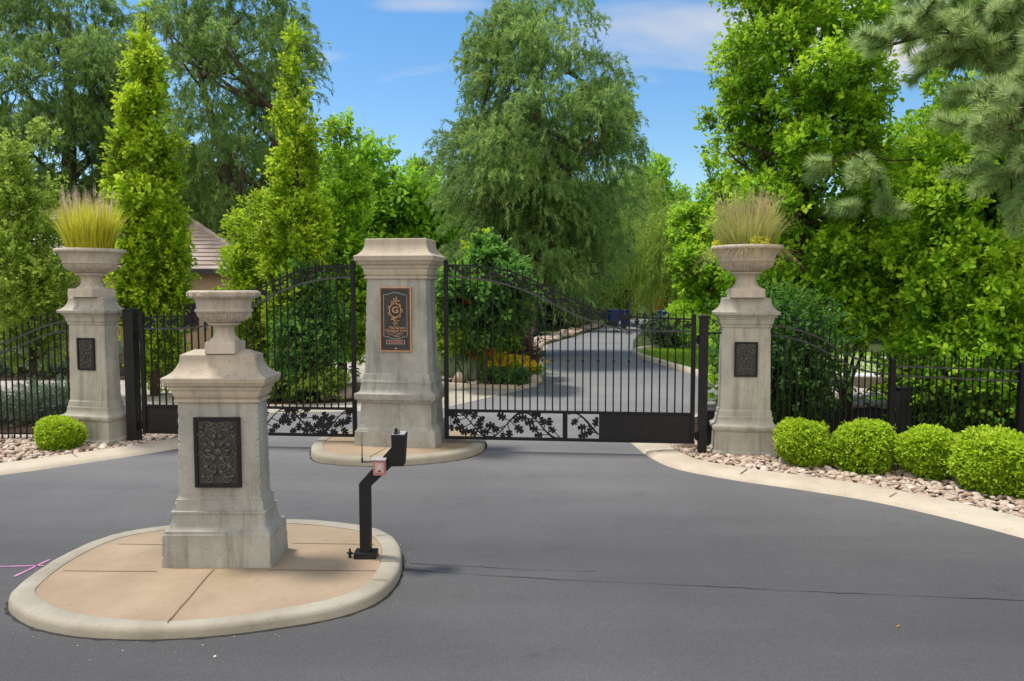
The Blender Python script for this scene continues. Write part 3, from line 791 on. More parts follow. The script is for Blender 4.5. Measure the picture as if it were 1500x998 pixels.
def plaque(parent, wd, ht, z, y, fine=True):
    """cast bronze grille plate let into the pillar face"""
    fr = .055 * wd / .36
    pl = MB().box((0, y - .006, z), (wd - fr, .014, ht - fr)).build('plaque', M['bronze'], parent)
    b = MB()
    b.prism_xz([(-wd / 2, z - ht / 2), (wd / 2, z - ht / 2), (wd / 2 - fr * .5, z - ht / 2 + fr * .5), (-wd / 2 + fr * .5, z - ht / 2 + fr * .5)], y - .028, y + .002)
    b.prism_xz([(-wd / 2 + fr * .5, z + ht / 2 - fr * .5), (wd / 2 - fr * .5, z + ht / 2 - fr * .5), (wd / 2, z + ht / 2), (-wd / 2, z + ht / 2)], y - .028, y + .002)
    b.prism_xz([(-wd / 2, z - ht / 2), (-wd / 2 + fr * .5, z - ht / 2 + fr * .5), (-wd / 2 + fr * .5, z + ht / 2 - fr * .5), (-wd / 2, z + ht / 2)], y - .028, y + .002)
    b.prism_xz([(wd / 2 - fr * .5, z - ht / 2 + fr * .5), (wd / 2, z - ht / 2), (wd / 2, z + ht / 2), (wd / 2 - fr * .5, z + ht / 2 - fr * .5)], y - .028, y + .002)
    b.build('frame', M['black'], pl, bevel=.003)
    r = MB(); yy = y - .015; w2 = wd / 2 - fr * .6; h2 = ht / 2 - fr * .6; q = .0062 * wd / .36
    for s in (-1, 1):
        for (fx, fz, fr_, a0, tn, sg) in ((.55, .84, .20, PI, 1.3, -s), (.30, .58, .22, 0, 1.2, s), (.62, .36, .24, PI / 2, 1.4, -s), (.52, .05, .26, PI, 1.5, s),
                                         (.55, -.24, .23, PI / 2, 1.3, s), (.30, -.48, .2, 0, 1.2, -s), (.60, -.62, .24, PI, 1.4, s), (.45, -.86, .16, 0, 1.2, -s), (.86, -.1, .12, 0, 1.2, s), (.86, .62, .12, 0, 1.2, -s), (.16, .84, .14, 0, 1.2, s)):
            a = a0 if s > 0 else PI - a0
            scroll(r, s * fx * w2, z + fz * h2, fr_ * w2 * 1.5, a, tn, sg, yy, q * 1.25)
        # acanthus petals
        for (fx, fz, an, L) in ((.12, .16, 60, .42), (.12, -.1, -60, .42), (.3, .03, 12, .42), (.1, .42, 70, .34), (.12, -.55, -70, .32), (.5, .2, 40, .3), (.5, -.4, -35, .3), (.65, -.8, 20, .26), (.7, .78, 30, .26)):
            an = math.radians(an if s > 0 else 180 - an); c = (s * fx * w2, z + fz * h2); L *= w2
            pts = [(c[0] + math.cos(an) * L * t, yy - .004 * math.sin(t * PI), c[1] + math.sin(an) * L * t) for t in (0, .2, .45, .7, .9, 1)]
            r.tube(pts, [q, q * 2.3, q * 3.2, q * 2.6, q * 1.4, q * .4], 6)
    rr = bpy.data.objects
    r.lathe([(.03 * wd / .36, -.002), (.028 * wd / .36, .006), (.015 * wd / .36, .010), (.004, .012)], 14, None, Matrix.Translation((0, yy, z + .02 * h2)) @ Matrix.Rotation(PI / 2, 4, 'X'))
    r.build('relief', M['bronze_hi'], pl, smooth=True)
    return pl

def pillar_root(label, loc, rz):
    o = empty('stone_pillar', loc, rz)
    tag(o, label, 'pillar', 'stone pillars of the entrance'); return o

# --- front island pillar (no lower plinth)
fp = pillar_root('short stone pillar alone on the front tan island, topped by the empty carved urn', (-2.365, 6.10, .083), 0)
fp.scale = (1.02, 1, 1)
D = -.20
base = [(0, .432), (.262, .424), (.268, .418), (.286, .416)] + arc_pts(.29, .414, .42, .362, 'cavetto', 5) + [(.423, .374), (.438, .374), (.441, .354), (.530, .346), (.533, .336), (.552, .328)]
MB().sqloft(base, D, 1, .006, .008, .018).build('base', M['stone_grey'], fp)
MB().sqloft([(.55, .326), (.9, .322), (1.318, .317)], D, 2, .0075, .008, .014).build('shaft', M['stone_grey'], fp)
cap = [(1.315, .328), (1.320, .338), (1.340, .338), (1.344, .322)] + arc_pts(1.35, .322, 1.42, .350, 'cavetto', 5) + [(1.423, .364), (1.44, .364), (1.443, .372)] + arc_pts(1.448, .368, 1.475, .392, 'cavetto', 3) + [(1.48, .402), (1.515, .408), (1.521, .404)] + arc_pts(1.525, .398, 1.685, .298, 'flare', 9) + [(1.694, .297), (1.699, .292), (1.735, .215)]
MB().sqloft(cap, D, 3, .0025, .004).build('cap', M['cap'], fp)
plaque(fp, .365, .57, .915, -.126)

# --- side pillars
def side_pillar(label, loc, rz, sd_):
    p = pillar_root(label, loc, rz)
    D = -.19
    b = [(0, .432), (.085, .43), (.10, .42), (.118, .404), (.365, .396), (.372, .40), (.38, .412), (.395, .418)] + [(.40, .428), (.428, .434), (.45, .430), (.456, .416)] + arc_pts(.46, .412, .555, .365, 'cavetto', 5) + [(.562, .368), (.574, .366), (.578, .355), (.652, .349), (.668, .340), (.672, .335)]
    MB().sqloft(b, D, sd_, .005).build('base', M['stone'], p)
    MB().sqloft([(.67, .334), (1.2, .327), (1.795, .318)], D, sd_ + 1, .005, .008, .04).build('shaft', M['stone'], p)
    c = [(1.79, .328), (1.80, .334), (1.815, .334), (1.82, .326)] + arc_pts(1.825, .326, 1.90, .352, 'cavetto', 5) + [(1.904, .362), (1.93, .366), (1.936, .385), (1.96, .395)] + [(1.965, .42), (2.0, .427), (2.006, .422)] + arc_pts(2.01, .416, 2.165, .318, 'flare', 9) + [(2.185, .316), (2.195, .308), (2.202, .15)]
    MB().sqloft(c, D, sd_ + 2, .003, .005).build('cap', M['stone'], p)
    plaque(p, .305, .475, 1.36, -.136, False)
    return p
RP = side_pillar('tall stone pillar right of the gates, carrying the urn of dry tan grass', (3.20, 10.30, 0), math.radians(-9), 20)
LP = side_pillar('tall stone pillar left of the gates, carrying the urn of bright yellow grass', (-6.22, 11.14, 0), math.radians(-15), 30)

# --- centre pillar with the sign
cp = pillar_root('largest stone pillar between the two gates with a lettered sign and no urn', (-1.59, 10.83, .104), math.radians(-8))
D = -.16
b = [(0, .588), (.205, .582), (.212, .566), (.232, .562)] + arc_pts(.236, .558, .285, .532, 'cavetto', 4) + [(.29, .520), (.60, .508), (.603, .528), (.622, .532), (.626, .550), (.655, .556), (.659, .578), (.735, .588), (.742, .584), (.746, .556)] + arc_pts(.75, .548, .885, .506, 'cavetto', 5) + [(.890, .514), (.915, .512), (.919, .490), (1.01, .478), (1.014, .466), (1.03, .46)]
MB().sqloft(b, D, 41, .007).build('base', M['stone_grey'], cp)
MB().sqloft([(1.027, .462), (1.6, .446), (2.355, .428)], D, 42, .008, .009, .018).build('shaft', M['stone_grey'], cp)
c = [(2.35, .440), (2.356, .456), (2.385, .456), (2.389, .434)] + arc_pts(2.395, .434, 2.50, .464, 'cavetto', 5) + [(2.503, .482), (2.54, .486), (2.543, .500)] + arc_pts(2.548, .502, 2.60, .536, 'cavetto', 3) + [(2.603, .562), (2.668, .572), (2.676, .564)] + arc_pts(2.68, .552, 2.865, .444, 'flare', 9) + [(2.905, .441), (2.916, .432), (2.93, .2)]
MB().sqloft(c, D, 43, .003, .005).build('cap', M['cap'], cp)

def text_mesh(s, size, mat, parent, loc, extrude=.002, name='lettering', shear=0.0, sx=1.0):
    cu = bpy.data.curves.new('txt', 'FONT'); cu.body = s; cu.size = size; cu.align_x = 'CENTER'; cu.align_y = 'CENTER'; cu.extrude = extrude; cu.shear = shear; cu.offset = size * .012
    o = bpy.data.objects.new('txt', cu); COL.objects.link(o)
    dg = bpy.context.evaluated_depsgraph_get(); me = bpy.data.meshes.new_from_object(o.evaluated_get(dg))
    bpy.data.objects.remove(o); bpy.data.curves.remove(cu)
    me.name = name
    me.transform(Matrix.Scale(sx, 4, (1, 0, 0)))
    me.transform(Matrix.Rotation(PI / 2, 4, 'X'))
    me.materials.clear()
    return link_mesh(name, me, mat, parent, loc)

# sign: the shaft face stands at y about -.285 at its height
sz_ = 1.785; sy = -.289; SW, SH = .455, .905
sg = MB().box((0, sy - .012, sz_), (SW - .05, .03, SH - .05)).build('sign', M['sign'], cp)
def rect_frame(mb, wd, ht, t, y0, y1, z=0, x=0):
    mb.box((x, (y0 + y1) / 2, z + ht / 2 - t / 2), (wd, y1 - y0, t)); mb.box((x, (y0 + y1) / 2, z - ht / 2 + t / 2), (wd, y1 - y0, t))
    mb.box((x - wd / 2 + t / 2, (y0 + y1) / 2, z), (t, y1 - y0, ht - 2 * t)); mb.box((x + wd / 2 - t / 2, (y0 + y1) / 2, z), (t, y1 - y0, ht - 2 * t))
m_ = MB(); rect_frame(m_, SW, SH, .016, sy - .034, sy + .004, sz_); m_.build('border', M['copper'], sg)
m_ = MB(); rect_frame(m_, SW - .034, SH - .034, .022, sy - .031, sy + .004, sz_); m_.build('inner_border', M['signrim'], sg)
# pale line border with bowed top and bottom
def bow(z, s, w2=.168):
    pts = []
    for i in range(25):
        t = -1 + i / 12
        zz = z + s * (.028 * (1 if abs(t) < .62 else 0) * math.cos(t / .62 * PI / 2) ** .7 if abs(t) < .62 else 0)
        pts.append((t * w2, sy - .029, zz))
    return pts
m_ = MB(); zt, zb = sz_ + .345, sz_ - .245
m_.tube(bow(zt, 1) + bow(zb, -1)[::-1] + [bow(zt, 1)[0]], .0035, 5)
m_.build('line_border', M['lightline'], sg)
m_ = MB(); rect_frame(m_, .265, .058, .006, sy - .031, sy - .02, sz_ - .318); m_.build('label_border', M['lightline'], sg)
MB().box((0, sy - .027, sz_ - .318), (.2, .008, .03)).build('label_plate', M['redplate'], sg)
MB().box((.005, sy - .027, sz_ - .408), (.034, .008, .014)).build('badge', M['lightline'], sg)
# emblem: leafy wreath round the letter G on a slender stem
m_ = MB(); ez = sz_ + .135
for s in (-1, 1):
    pts = [(s * .082 * math.sin(a) * (1 if a < 2.4 else .8), sy - .033, ez - .012 + .098 * math.cos(a)) for a in [i * PI / 16 for i in range(17)]]
    m_.tube(pts, [.004 + .007 * abs(math.sin(i * 1.3)) for i in range(17)], 5)
    for i in range(1, 16, 2):
        a = i * PI / 16; c = (s * .085 * math.sin(a), ez - .012 + .1 * math.cos(a)); an = math.atan2(c[1] - ez, c[0]) + (.5 if i % 4 == 1 else -.5)
        L = .036
        m_.tube([(c[0] + math.cos(an) * L * t, sy - .034, c[1] + math.sin(an) * L * t) for t in (0, .4, .7, 1)], [.003, .009, .007, .001], 5)
m_.tube([(.0, sy - .033, ez - .10), (-.03, sy - .033, ez - .135), (.012, sy - .033, ez - .17), (-.012, sy - .033, ez - .21), (.004, sy - .033, ez - .25)], [.010, .012, .010, .008, .004], 5)
for (x, z, an, L) in ((-.03, -.13, 200, .04), (.02, -.16, 20, .045), (-.01, -.19, 160, .03), (.01, -.205, 30, .03), (.0, .1, 110, .075), (.0, .1, 55, .07), (.02, .11, 20, .06), (-.02, .1, 150, .05), (.01, .13, 80, .06)):
    an = math.radians(an)
    m_.tube([(x + math.cos(an) * L * t, sy - .034, ez + z + math.sin(an) * L * t) for t in (0, .4, .75, 1)], [.003, .010, .007, .001], 5)
m_.build('emblem', M['copper'], sg, smooth=True)
text_mesh('G', .125, M['copper'], sg, (0, sy - .031, ez - .006), .004, 'lettering', 0, 1.1)
text_mesh('The Grove', .054, M['copper'], sg, (.02, sy - .03, sz_ - .118), .003, 'lettering', .25)
text_mesh('Thompson Lane', .047, M['copper'], sg, (.0, sy - .03, sz_ - .156), .003, 'lettering', .25)
m_ = MB()
for (x0, x1, z, a, ph) in ((-.13, .12, -.186, .008, 0), (-.13, -.02, -.205, .008, 1), (.0, .12, -.207, -.008, .4), (-.09, .11, -.225, .009, .8), (-.04, .07, -.243, .006, 0)):
    m_.tube([(x0 + (x1 - x0) * i / 16, sy - .03, sz_ + z + a * math.sin(ph + i / 16 * 2 * PI)) for i in range(17)], [.001 + .0032 * math.sin(PI * i / 16) for i in range(17)], 5)
m_.build('flourish', M['copper'], sg)

# ================================================================== URNS
def carved_urn(label, loc):
    root = empty('urn', loc); tag(root, label, 'urn', 'stone urns on the pillars')
    m = MB(); m.sqloft([(-.02, .132), (.060, .130), (.070, .126), (.078, .118)], 0, 7, .003, .006); m.build('foot_block', M['urn'], root)
    m = MB()
    prof = [(.126, .074), (.124, .086), (.116, .096), (.104, .106), (.090, .124), (.080, .148), (.077, .17), (.082, .188), (.098, .202), (.124, .208), (.134, .213), (.136, .224), (.128, .23)]
    m.lathe(prof, 48, None); m.build('stem', M['urn'], root, auto=40)
    def lob(r, z, a):
        if .235 < z < .312: return (r * (1 + .028 * abs(math.cos(6 * a)) ** .5 - .014), z)
        if .345 < z < .43: return (r * (1 - .03 * (abs(math.cos(8 * a)) > .98)), z)
        return (r, z)
    prof = [(.12, .228), (.15, .238), (.185, .262), (.203, .285), (.215, .304), (.222, .312), (.238, .318), (.243, .330), (.236, .340), (.224, .346), (.226, .37), (.236, .41), (.246, .428), (.256, .432)]
    m = MB(); m.lathe(prof, 144, lob)
    # acanthus ribs on the lower bowl
    for k in range(12):
        a = 2 * PI * k / 12
        for sd_ in (-1, 0, 1):
            pts = []
            for t in np.linspace(0, 1, 7):
                z = .238 + .072 * t; r = lerp_tab([(.228, .12), (.238, .152), (.262, .187), (.285, .207), (.314, .224)], z) + .003
                aa = a + sd_ * .13 * math.sin(t * PI * .8)
                pts.append((r * math.cos(aa), r * math.sin(aa), z))
            m.tube(pts, [.003, .006, .008, .008, .008, .006, .003], 5)
    m.build('bowl', M['urn'], root, auto=45)
    rim = [(.258, .430), (.278, .432), (.291, .442), (.297, .456), (.297, .472), (.290, .486), (.279, .492), (.258, .493), (.246, .486), (.240, .462), (.0, .455)]
    m = MB(); m.lathe(rim, 96)
    for k in range(17):
        a = 2 * PI * k / 17
        for (dr, n_) in ((.044, 11), (.027, 9), (.012, 7)):
            pts = []
            for i in range(n_):
                t = i / (n_ - 1) * PI; aa = a + math.cos(t) * dr / .297; z = .480 - math.sin(t) * dr * .72
                rr = .2975 + .001
                pts.append((rr * math.cos(aa), rr * math.sin(aa), z))
            m.tube(pts, .0055, 5)
    m.build('rim', M['urn'], root, auto=50)
    return root
carved_urn('empty stone urn with a scroll-carved rim on the short front pillar', (-2.34, 6.11, .083 + 1.728)).scale = (.93, .93, .985)

def side_urn(label, loc, rz):
    root = empty('urn', loc, rz); tag(root, label, 'urn', 'stone urns on the pillars')
    m = MB(); m.sqloft([(0, .225), (.105, .222), (.118, .216), (.124, .205)], 0, 8, .004, .008); m.build('foot_block', M['urn'], root)
    m = MB()
    m.lathe([(.20, .12), (.196, .138), (.18, .150), (.155, .17), (.138, .20), (.130, .24), (.136, .275), (.155, .30), (.185, .318), (.205, .326), (.205, .345), (.19, .35)], 48); m.build('stem', M['urn'], root, auto=40)
    def lob(r, z, a):
        if .36 < z < .47: return (r * (1 + .03 * abs(math.cos(7 * a)) ** .5 - .015), z)
        if .50 < z < .63: return (r * (1 - .012 * (abs(math.cos(8 * a)) > .975)), z)
        return (r, z)
    m = MB(); m.lathe([(.17, .346), (.22, .362), (.28, .395), (.325, .43), (.352, .468), (.362, .48), (.378, .488), (.380, .502), (.368, .510), (.372, .53), (.395, .585), (.42, .632), (.432, .642)], 144, lob)
    for k in range(14):
        a = 2 * PI * k / 14
        for sd_ in (-1, 0, 1):
            pts = []
            for t in np.linspace(0, 1, 7):
                z = .365 + .105 * t; r = lerp_tab([(.346, .17), (.362, .223), (.395, .283), (.43, .328), (.48, .364)], z) + .004
                aa = a + sd_ * .11 * math.sin(t * PI * .8); pts.append((r * math.cos(aa), r * math.sin(aa), z))
            m.tube(pts, [.004, .009, .012, .012, .011, .008, .004], 5)
    m.build('bowl', M['urn'], root, auto=45)
    m = MB(); m.lathe([(.425, .640), (.452, .642), (.468, .652), (.474, .668), (.470, .688), (.458, .70), (.43, .703), (.40, .698), (.395, .67), (.0, .66)], 72)
    m.build('rim', M['urn'], root, auto=50)
    return root
side_urn('stone urn on the right pillar holding dry tan grass', (3.20, 10.30, 2.198), math.radians(-9))
side_urn('stone urn on the left pillar holding bright yellow grass', (-6.22, 11.14, 2.198), math.radians(-15))

def blades(name, rg, n, base_r, L, out, droop, w, seg=6, tint=(.5, .2), base_z=0., tip_bright=.25):
    a = rg.uniform(0, 2 * PI, n); r = base_r * np.sqrt(rg.random(n))
    p0 = np.stack([r * np.cos(a), r * np.sin(a), np.full(n, base_z)], 1)
    a2 = a + rg.normal(0, .5, n); o = np.abs(rg.normal(out, out * .5, n)) * (.3 + .9 * r / base_r)
    d = np.stack([np.cos(a2) * o, np.sin(a2) * o, np.ones(n)], 1); d = unit(d)
    l = L * rg.uniform(.55, 1.15, n); dr = droop * rg.uniform(.2, 1.6, n) * (.4 + r / base_r)
    s = np.linspace(0, 1, seg)
    hor = np.stack([np.cos(a2), np.sin(a2), np.zeros(n)], 1)
    P = p0[:, None] + l[:, None, None] * (d[:, None] * s[None, :, None] + (hor[:, None] * .55 - np.array([0, 0, .9])) * (dr[:, None] * s[None] ** 2.2)[..., None])
    sdv = np.stack([-np.sin(a2 + rg.normal(0, .8, n)), np.cos(a2), np.zeros(n)], 1); sdv = unit(sdv)
    ww = w * (1 - s ** 1.5 * .92)
    A = P - sdv[:, None] * ww[None, :, None] / 2; B = P + sdv[:, None] * ww[None, :, None] / 2
    V = np.stack([A, B], 2).reshape(-1, 3)
    f = np.array([(2 * i, 2 * i + 1, 2 * i + 3, 2 * i + 2) for i in range(seg - 1)])
    F = (f[None] + (np.arange(n) * seg * 2)[:, None, None]).reshape(-1, 4)
    t = np.clip(rg.normal(tint[0], tint[1], n), 0, 1)[:, None] + tip_bright * (s[None] - .4)
    return np_mesh(name, V, F, np.repeat(t, 2, axis=1).ravel()), P

def plumes(name, rg, n, base_r, L, out, base_z, pl=.2):
    a = rg.uniform(0, 2 * PI, n); r = base_r * np.sqrt(rg.random(n)); pos = []; ax = []; sz = []; tn = []
    mb = []
    for i in range(n):
        p = np.array([r[i] * math.cos(a[i]), r[i] * math.sin(a[i]), base_z]); o = out * rg.uniform(.2, 1.2)
        d = unit(np.array([math.cos(a[i]) * o, math.sin(a[i]) * o, 1.0])); l = L * rg.uniform(.7, 1.1)
        tip = p + d * l; tt = rg.normal(.5, .2)
        for q in range(3):
            pos.append(p + d * l * q / 3.4); ax.append(d); sz.append(l / 2.6); tn.append(tt * .6)
        for q in range(26):
            f = q / 26; pos.append(tip + d * (f - .5) * pl); ax.append(unit(d + rg.normal(0, .33, 3))); sz.append(.055 * (1.2 - f)); tn.append(tt + rg.normal(0, .15))
    return leaf_cloud(name, np.array(pos), np.array(ax), rand_unit(rg, len(pos)), np.array(sz), np.array(tn), T_NAR2)
T_NAR2 = tpl([(0, 0, 0), (-.05, .4, 0), (.05, .4, 0), (0, 1, 0)], [(0, 2, 3), (0, 3, 1)])

rg = np.random.default_rng(21)
g1 = empty('ornamental_grass', (-6.22, 11.14, 2.198 + .66)); tag(g1, 'bright yellow-green tuft of grass growing in the left urn', 'grass', 'grasses in the urns')
me, _ = blades('blades', rg, 2500, .30, .76, .15, .15, .010, 6, (.5, .26)); link_mesh('blades', me, M['urn_grass'], g1)
me = plumes('plumes', rg, 90, .24, .84, .20, .0, .2); link_mesh('plumes', me, M['plume'], g1)
g2 = empty('ornamental_grass', (3.20, 10.30, 2.198 + .66)); tag(g2, 'upright dry tan grass with seed heads in the right urn', 'grass', 'grasses in the urns')
me, _ = blades('blades', rg, 1700, .34, .62, .26, .2, .007, 6, (.5, .25)); link_mesh('blades', me, M['urn_grass_dry'], g2)
me = plumes('plumes', rg, 130, .24, .72, .34, .0, .24); link_mesh('plumes', me, M['gold_plume'], g2)
# dead thatch hanging over the rim
me, _ = blades('thatch', rg, 600, .43, .24, 1.8, 1.2, .008, 7, (.6, .2)); link_mesh('thatch', me, M['tan_grass'], g2)
me = crown_leaves('moss', rg, np.array([(.18 * math.cos(i) * (1 + i % 2), .18 * math.sin(i) * (1 + i % 2), .04, .08) for i in range(12)]), 500, 5, .05, .035, T_DIA, base=.8, zmin=-1); link_mesh('stonecrop', me, M['urn_grass'], g2)

# ================================================================== GATES
def oak_leaf_poly(cx, cz, ang, L, flip=1):
    half = [(0, 0), (.07, .04), (.05, .18), (.24, .20), (.34, .30), (.30, .40), (.12, .42), (.32, .50), (.42, .62), (.34, .72), (.13, .68), (.24, .84), (.18, .96), (.06, 1.0)]
    pts = [(x, y) for x, y in half] + [(-x, y) for x, y in half[::-1]][:-1]
    c, s = math.cos(ang), math.sin(ang)
    return [(cx + (y * c - x * s * flip) * L, cz + (y * s + x * c * flip) * L) for x, y in pts]

def foliage_panel(mb, u0, u1, z0, z1, rg, t=.006):
    """plate cut with a winding oak branch"""
    H = z1 - z0; per = .98; n = int((u1 - u0) / .03)
    ph = rg.uniform(0, 6)
    f = lambda u: z0 + H * (.5 + .52 * math.sin(2 * PI * (u - u0) / per + ph))
    pts = [(u0 + (u1 - u0) * i / n, 0, min(z1, max(z0, f(u0 + (u1 - u0) * i / n)))) for i in range(n + 1)]
    mb.tube(pts, [.012 + .004 * math.sin(i * .4) for i in range(n + 1)], 6)
    used = []; k = 0
    for pas in range(3):
        u = u0 + .03
        while u < u1 - .02:
            zc = min(z1 - .02, max(z0 + .02, f(u)))
            slope = math.atan(2 * PI / per * .52 * H * math.cos(2 * PI * (u - u0) / per + ph))
            for sd_ in (1, -1):
                ang = slope + sd_ * rg.uniform(.5, 1.5) + (PI if rg.random() < .3 else 0)
                st = rg.uniform(.02, .10 + .05 * pas); L = rg.uniform(.125, .165) * (1 if pas < 2 else .75)
                e = (u + math.cos(ang) * st, zc + math.sin(ang) * st)
                an2 = ang + rg.uniform(-.5, .5)
                tip = (e[0] + math.cos(an2) * L, e[1] + math.sin(an2) * L); mid = ((e[0] + tip[0]) / 2, (e[1] + tip[1]) / 2)
                if not (u0 - .02 < tip[0] < u1 + .02 and z0 - .03 < tip[1] < z1 + .03): continue
                if any((mid[0] - q[0]) ** 2 + (mid[1] - q[1]) ** 2 < .089 ** 2 for q in used): continue
                used.append(mid); k += 1
                mb.tube([(u, 0, zc), ((u + e[0]) / 2 + .01, 0, (zc + e[1]) / 2), (e[0], 0, e[1])], [.008, .007, .006], 5)
                poly = [(min(u1, max(u0, x)), min(z1 + .004, max(z0 - .004, z))) for x, z in oak_leaf_poly(e[0], e[1], an2, L)]
                mb.prism_xz(poly, -t / 2 - .0003 * (k % 12), t / 2 + .0003 * (k % 12))
            u += .035

def gate_leaf(name, label, hinge, latch, n_pick, seed):
    hx, hy = hinge; L = math.hypot(latch[0] - hx, latch[1] - hy); rz = math.atan2(latch[1] - hy, latch[0] - hx)
    g = empty(name, (hx, hy, 0), rz); tag(g, label, 'gate', 'driveway gate leaves')
    rg = np.random.default_rng(seed)
    UP = [(0, 1.90), (.15, 1.912), (.24, 1.93), (.33, 1.98), (.40, 2.05), (.475, 2.155), (.565, 2.31), (.655, 2.446), (.753, 2.57), (.85, 2.628), (.93, 2.645), (1, 2.65)]
    LO = [(0, 1.73), (.15, 1.735), (.26, 1.755), (.33, 1.795), (.40, 1.866), (.466, 1.947), (.556, 2.10), (.645, 2.247), (.735, 2.357), (.825, 2.43), (.91, 2.47), (1, 2.484)]
    ups = [(u, z) for u, z in catmull(UP, 5)]; los = [(u, z) for u, z in catmull(LO, 5)]
    zu = lambda s: lerp_tab(ups, s); zl = lambda s: lerp_tab(los, s)
    zb, zp = .17, .60
    m = MB()
    m.box((L - .03, 0, (zb + 2.70) / 2), (.06, .05, 2.70 - zb)); m.box((.03, 0, (zb + 1.97) / 2), (.06, .05, 1.97 - zb))
    m.lathe([(.03, 0), (.034, .01), (.02, .03), (.004, .045)], 10, None, Matrix.Translation((L - .03, 0, 2.70)))
    m.box((L / 2, 0, zb + .02), (L - .12, .05, .04)); m.box((L / 2, 0, zp - .018), (L - .12, .05, .036))
    m.build('frame', M['iron'], g, bevel=.003)
    m = MB(); m.tube([(.06 + (L - .12) * s, 0, z) for s, z in ups], .016, 4); m.build('upper_rail', M['iron'], g)
    m = MB(); m.tube([(.06 + (L - .12) * s, 0, z) for s, z in los], .018, 4); m.build('lower_rail', M['iron_sheen'], g)
    # winding vine with leaves between the rails
    m = MB(); nn = 150; pts = []
    for i in range(nn + 1):
        s = i / nn; mid = (zu(s) + zl(s)) / 2; pts.append((.06 + (L - .12) * s, 0, mid + .058 * math.sin(s * L * 2 * PI / .42)))
    m.tube(pts, .008, 5)
    for i in range(int(L / .052)):
        s = (i + .5) / int(L / .052); x = .06 + (L - .12) * s; mid = (zu(s) + zl(s)) / 2
        ang = rg.uniform(0, 2 * PI); zc = mid + rg.uniform(-.045, .045)
        m.prism_xz(oak_leaf_poly(x, zc, ang, rg.uniform(.06, .095)), -.004 - .0003 * (i % 7), .004 + .0003 * (i % 7))
        if i % 3 == 0: scroll(m, x, mid + .02 * (-1) ** i, .05, ang, 1.2, (-1) ** i, 0, .0055)
    m.build('vine_scroll', M['iron'], g)
    # C scrolls hanging under the low end of the lower rail
    for i in range(6):
        m = MB(); s = .045 + i * .052; x = .06 + (L - .12) * s
        for sg_ in (-1, 1):
            scroll(m, x + sg_ * .026, zl(s) - .052, .026, PI / 2, 1.15, sg_, 0, .005)
        m.build('hanging_scroll', M['iron'], g)
    # bottom panels
    MB().box((.06 + (L - .12) * .185, .006, (zb + zp) / 2), ((L - .12) * .37, .012, zp - zb - .07)).build('kick_plate', M['black'], g)
    MB().box((.06 + (L - .12) * .51, 0, (zb + zp) / 2), (.07, .046, zp - zb - .075)).build('panel_bar', M['iron'], g, bevel=.003)
    for (a, b) in ((.372, .497), (.523, 1.0)):
        m = MB(); foliage_panel(m, .06 + (L - .12) * a, .06 + (L - .12) * b, zb + .04, zp - .036, rg)
        m.build('oak_leaf_panel', M['iron'], g)
    # hinges
    for z in (.28, 1.62):
        m = MB(); m.tube([(-.03, 0, z - .05), (-.03, 0, z + .05)], .022, 8); m.box((0, 0, z), (.05, .03, .04))
        m.build('hinge', M['iron'], g)
    for i in range(n_pick):
        s = (i + 1) / (n_pick + 1); x = .06 + (L - .12) * s; zt = zu(s) + .06
        m = MB(); q = .0095
        m.box((x, 0, (zp + zt) / 2), (q * 2, q * 2, zt - zp))
        m.add([(x - .010, -.004, zt), (x + .010, -.004, zt), (x + .010, .004, zt), (x - .010, .004, zt), (x, 0, zt + .045)], [(0, 1, 4), (1, 2, 4), (2, 3, 4), (3, 0, 4), (3, 2, 1, 0)])
        if i % 2 == 1:
            zk = 1.31
            m.lathe([(.009, -.022), (.017, -.012), (.02, 0), (.017, .012), (.009, .022)], 8, None, Matrix.Translation((x, 0, zk)))
        m.build('picket', M['iron'], g)
    return g
gate_leaf('gate_leaf', 'right black iron gate leaf sweeping down towards the post by the dry-grass pillar', (2.53, 10.315), (-.965, 10.66), 31, 5)
gate_leaf('gate_leaf', 'left black iron gate leaf partly behind the front pillar, rising towards the sign pillar', (-5.50, 11.09), (-2.25, 10.79), 29, 9)

def gate_post(label, loc, rz, wd, h, rod_to):
    p = empty('gate_post', loc, rz); tag(p, label, 'post', 'black posts that hold the gates')
    MB().box((0, 0, h / 2), (wd, wd, h)).build('post', M['black'], p, bevel=.006)
    m = MB(); m.box((0, 0, h + .006), (wd + .016, wd + .016, .018)); m.box((0, 0, h + .024), (wd + .0, wd + .0, .02), None, .5); m.build('post_cap', M['black'], p, bevel=.004)
    m = MB(); m.tube([(wd / 2 * (1 if rod_to > 0 else -1), 0, h - .22), (rod_to, .02, h - .22)], .012, 6); m.build('tie_rod', M['iron'], p)
    sgn = -1 if rod_to > 0 else 1
    for z in (.28, 1.62): MB().box((sgn * (wd / 2 + .012), 0, z), (.026, .05, .12)).build('hinge_plate', M['iron'], p)
    return p
gate_post('black square gate post beside the right stone pillar', (2.635, 10.30, 0), math.radians(-5), .115, 1.93, .28)
gate_post('thick black square gate post beside the left stone pillar', (-5.64, 11.10, 0), math.radians(-5), .155, 2.0, -.20)

# gate operator cabinet
op = empty('gate_operator', (2.93, 10.78, 0), math.radians(-6)); tag(op, 'dark gate motor cabinet behind the post by the right pillar', 'motor cabinet')
MB().box((0, 0, .30), (.36, .3, .52)).build('housing', M['opbox'], op, bevel=.02)
m = MB(); m.lathe([(.20, .56), (.205, .575), (.18, .61), (.10, .635), (.005, .64)], 20); m.build('lid', M['opbox'], op, smooth=True)
MB().box((0, 0, .03), (.44, .38, .06)).build('base', M['drive'], op)

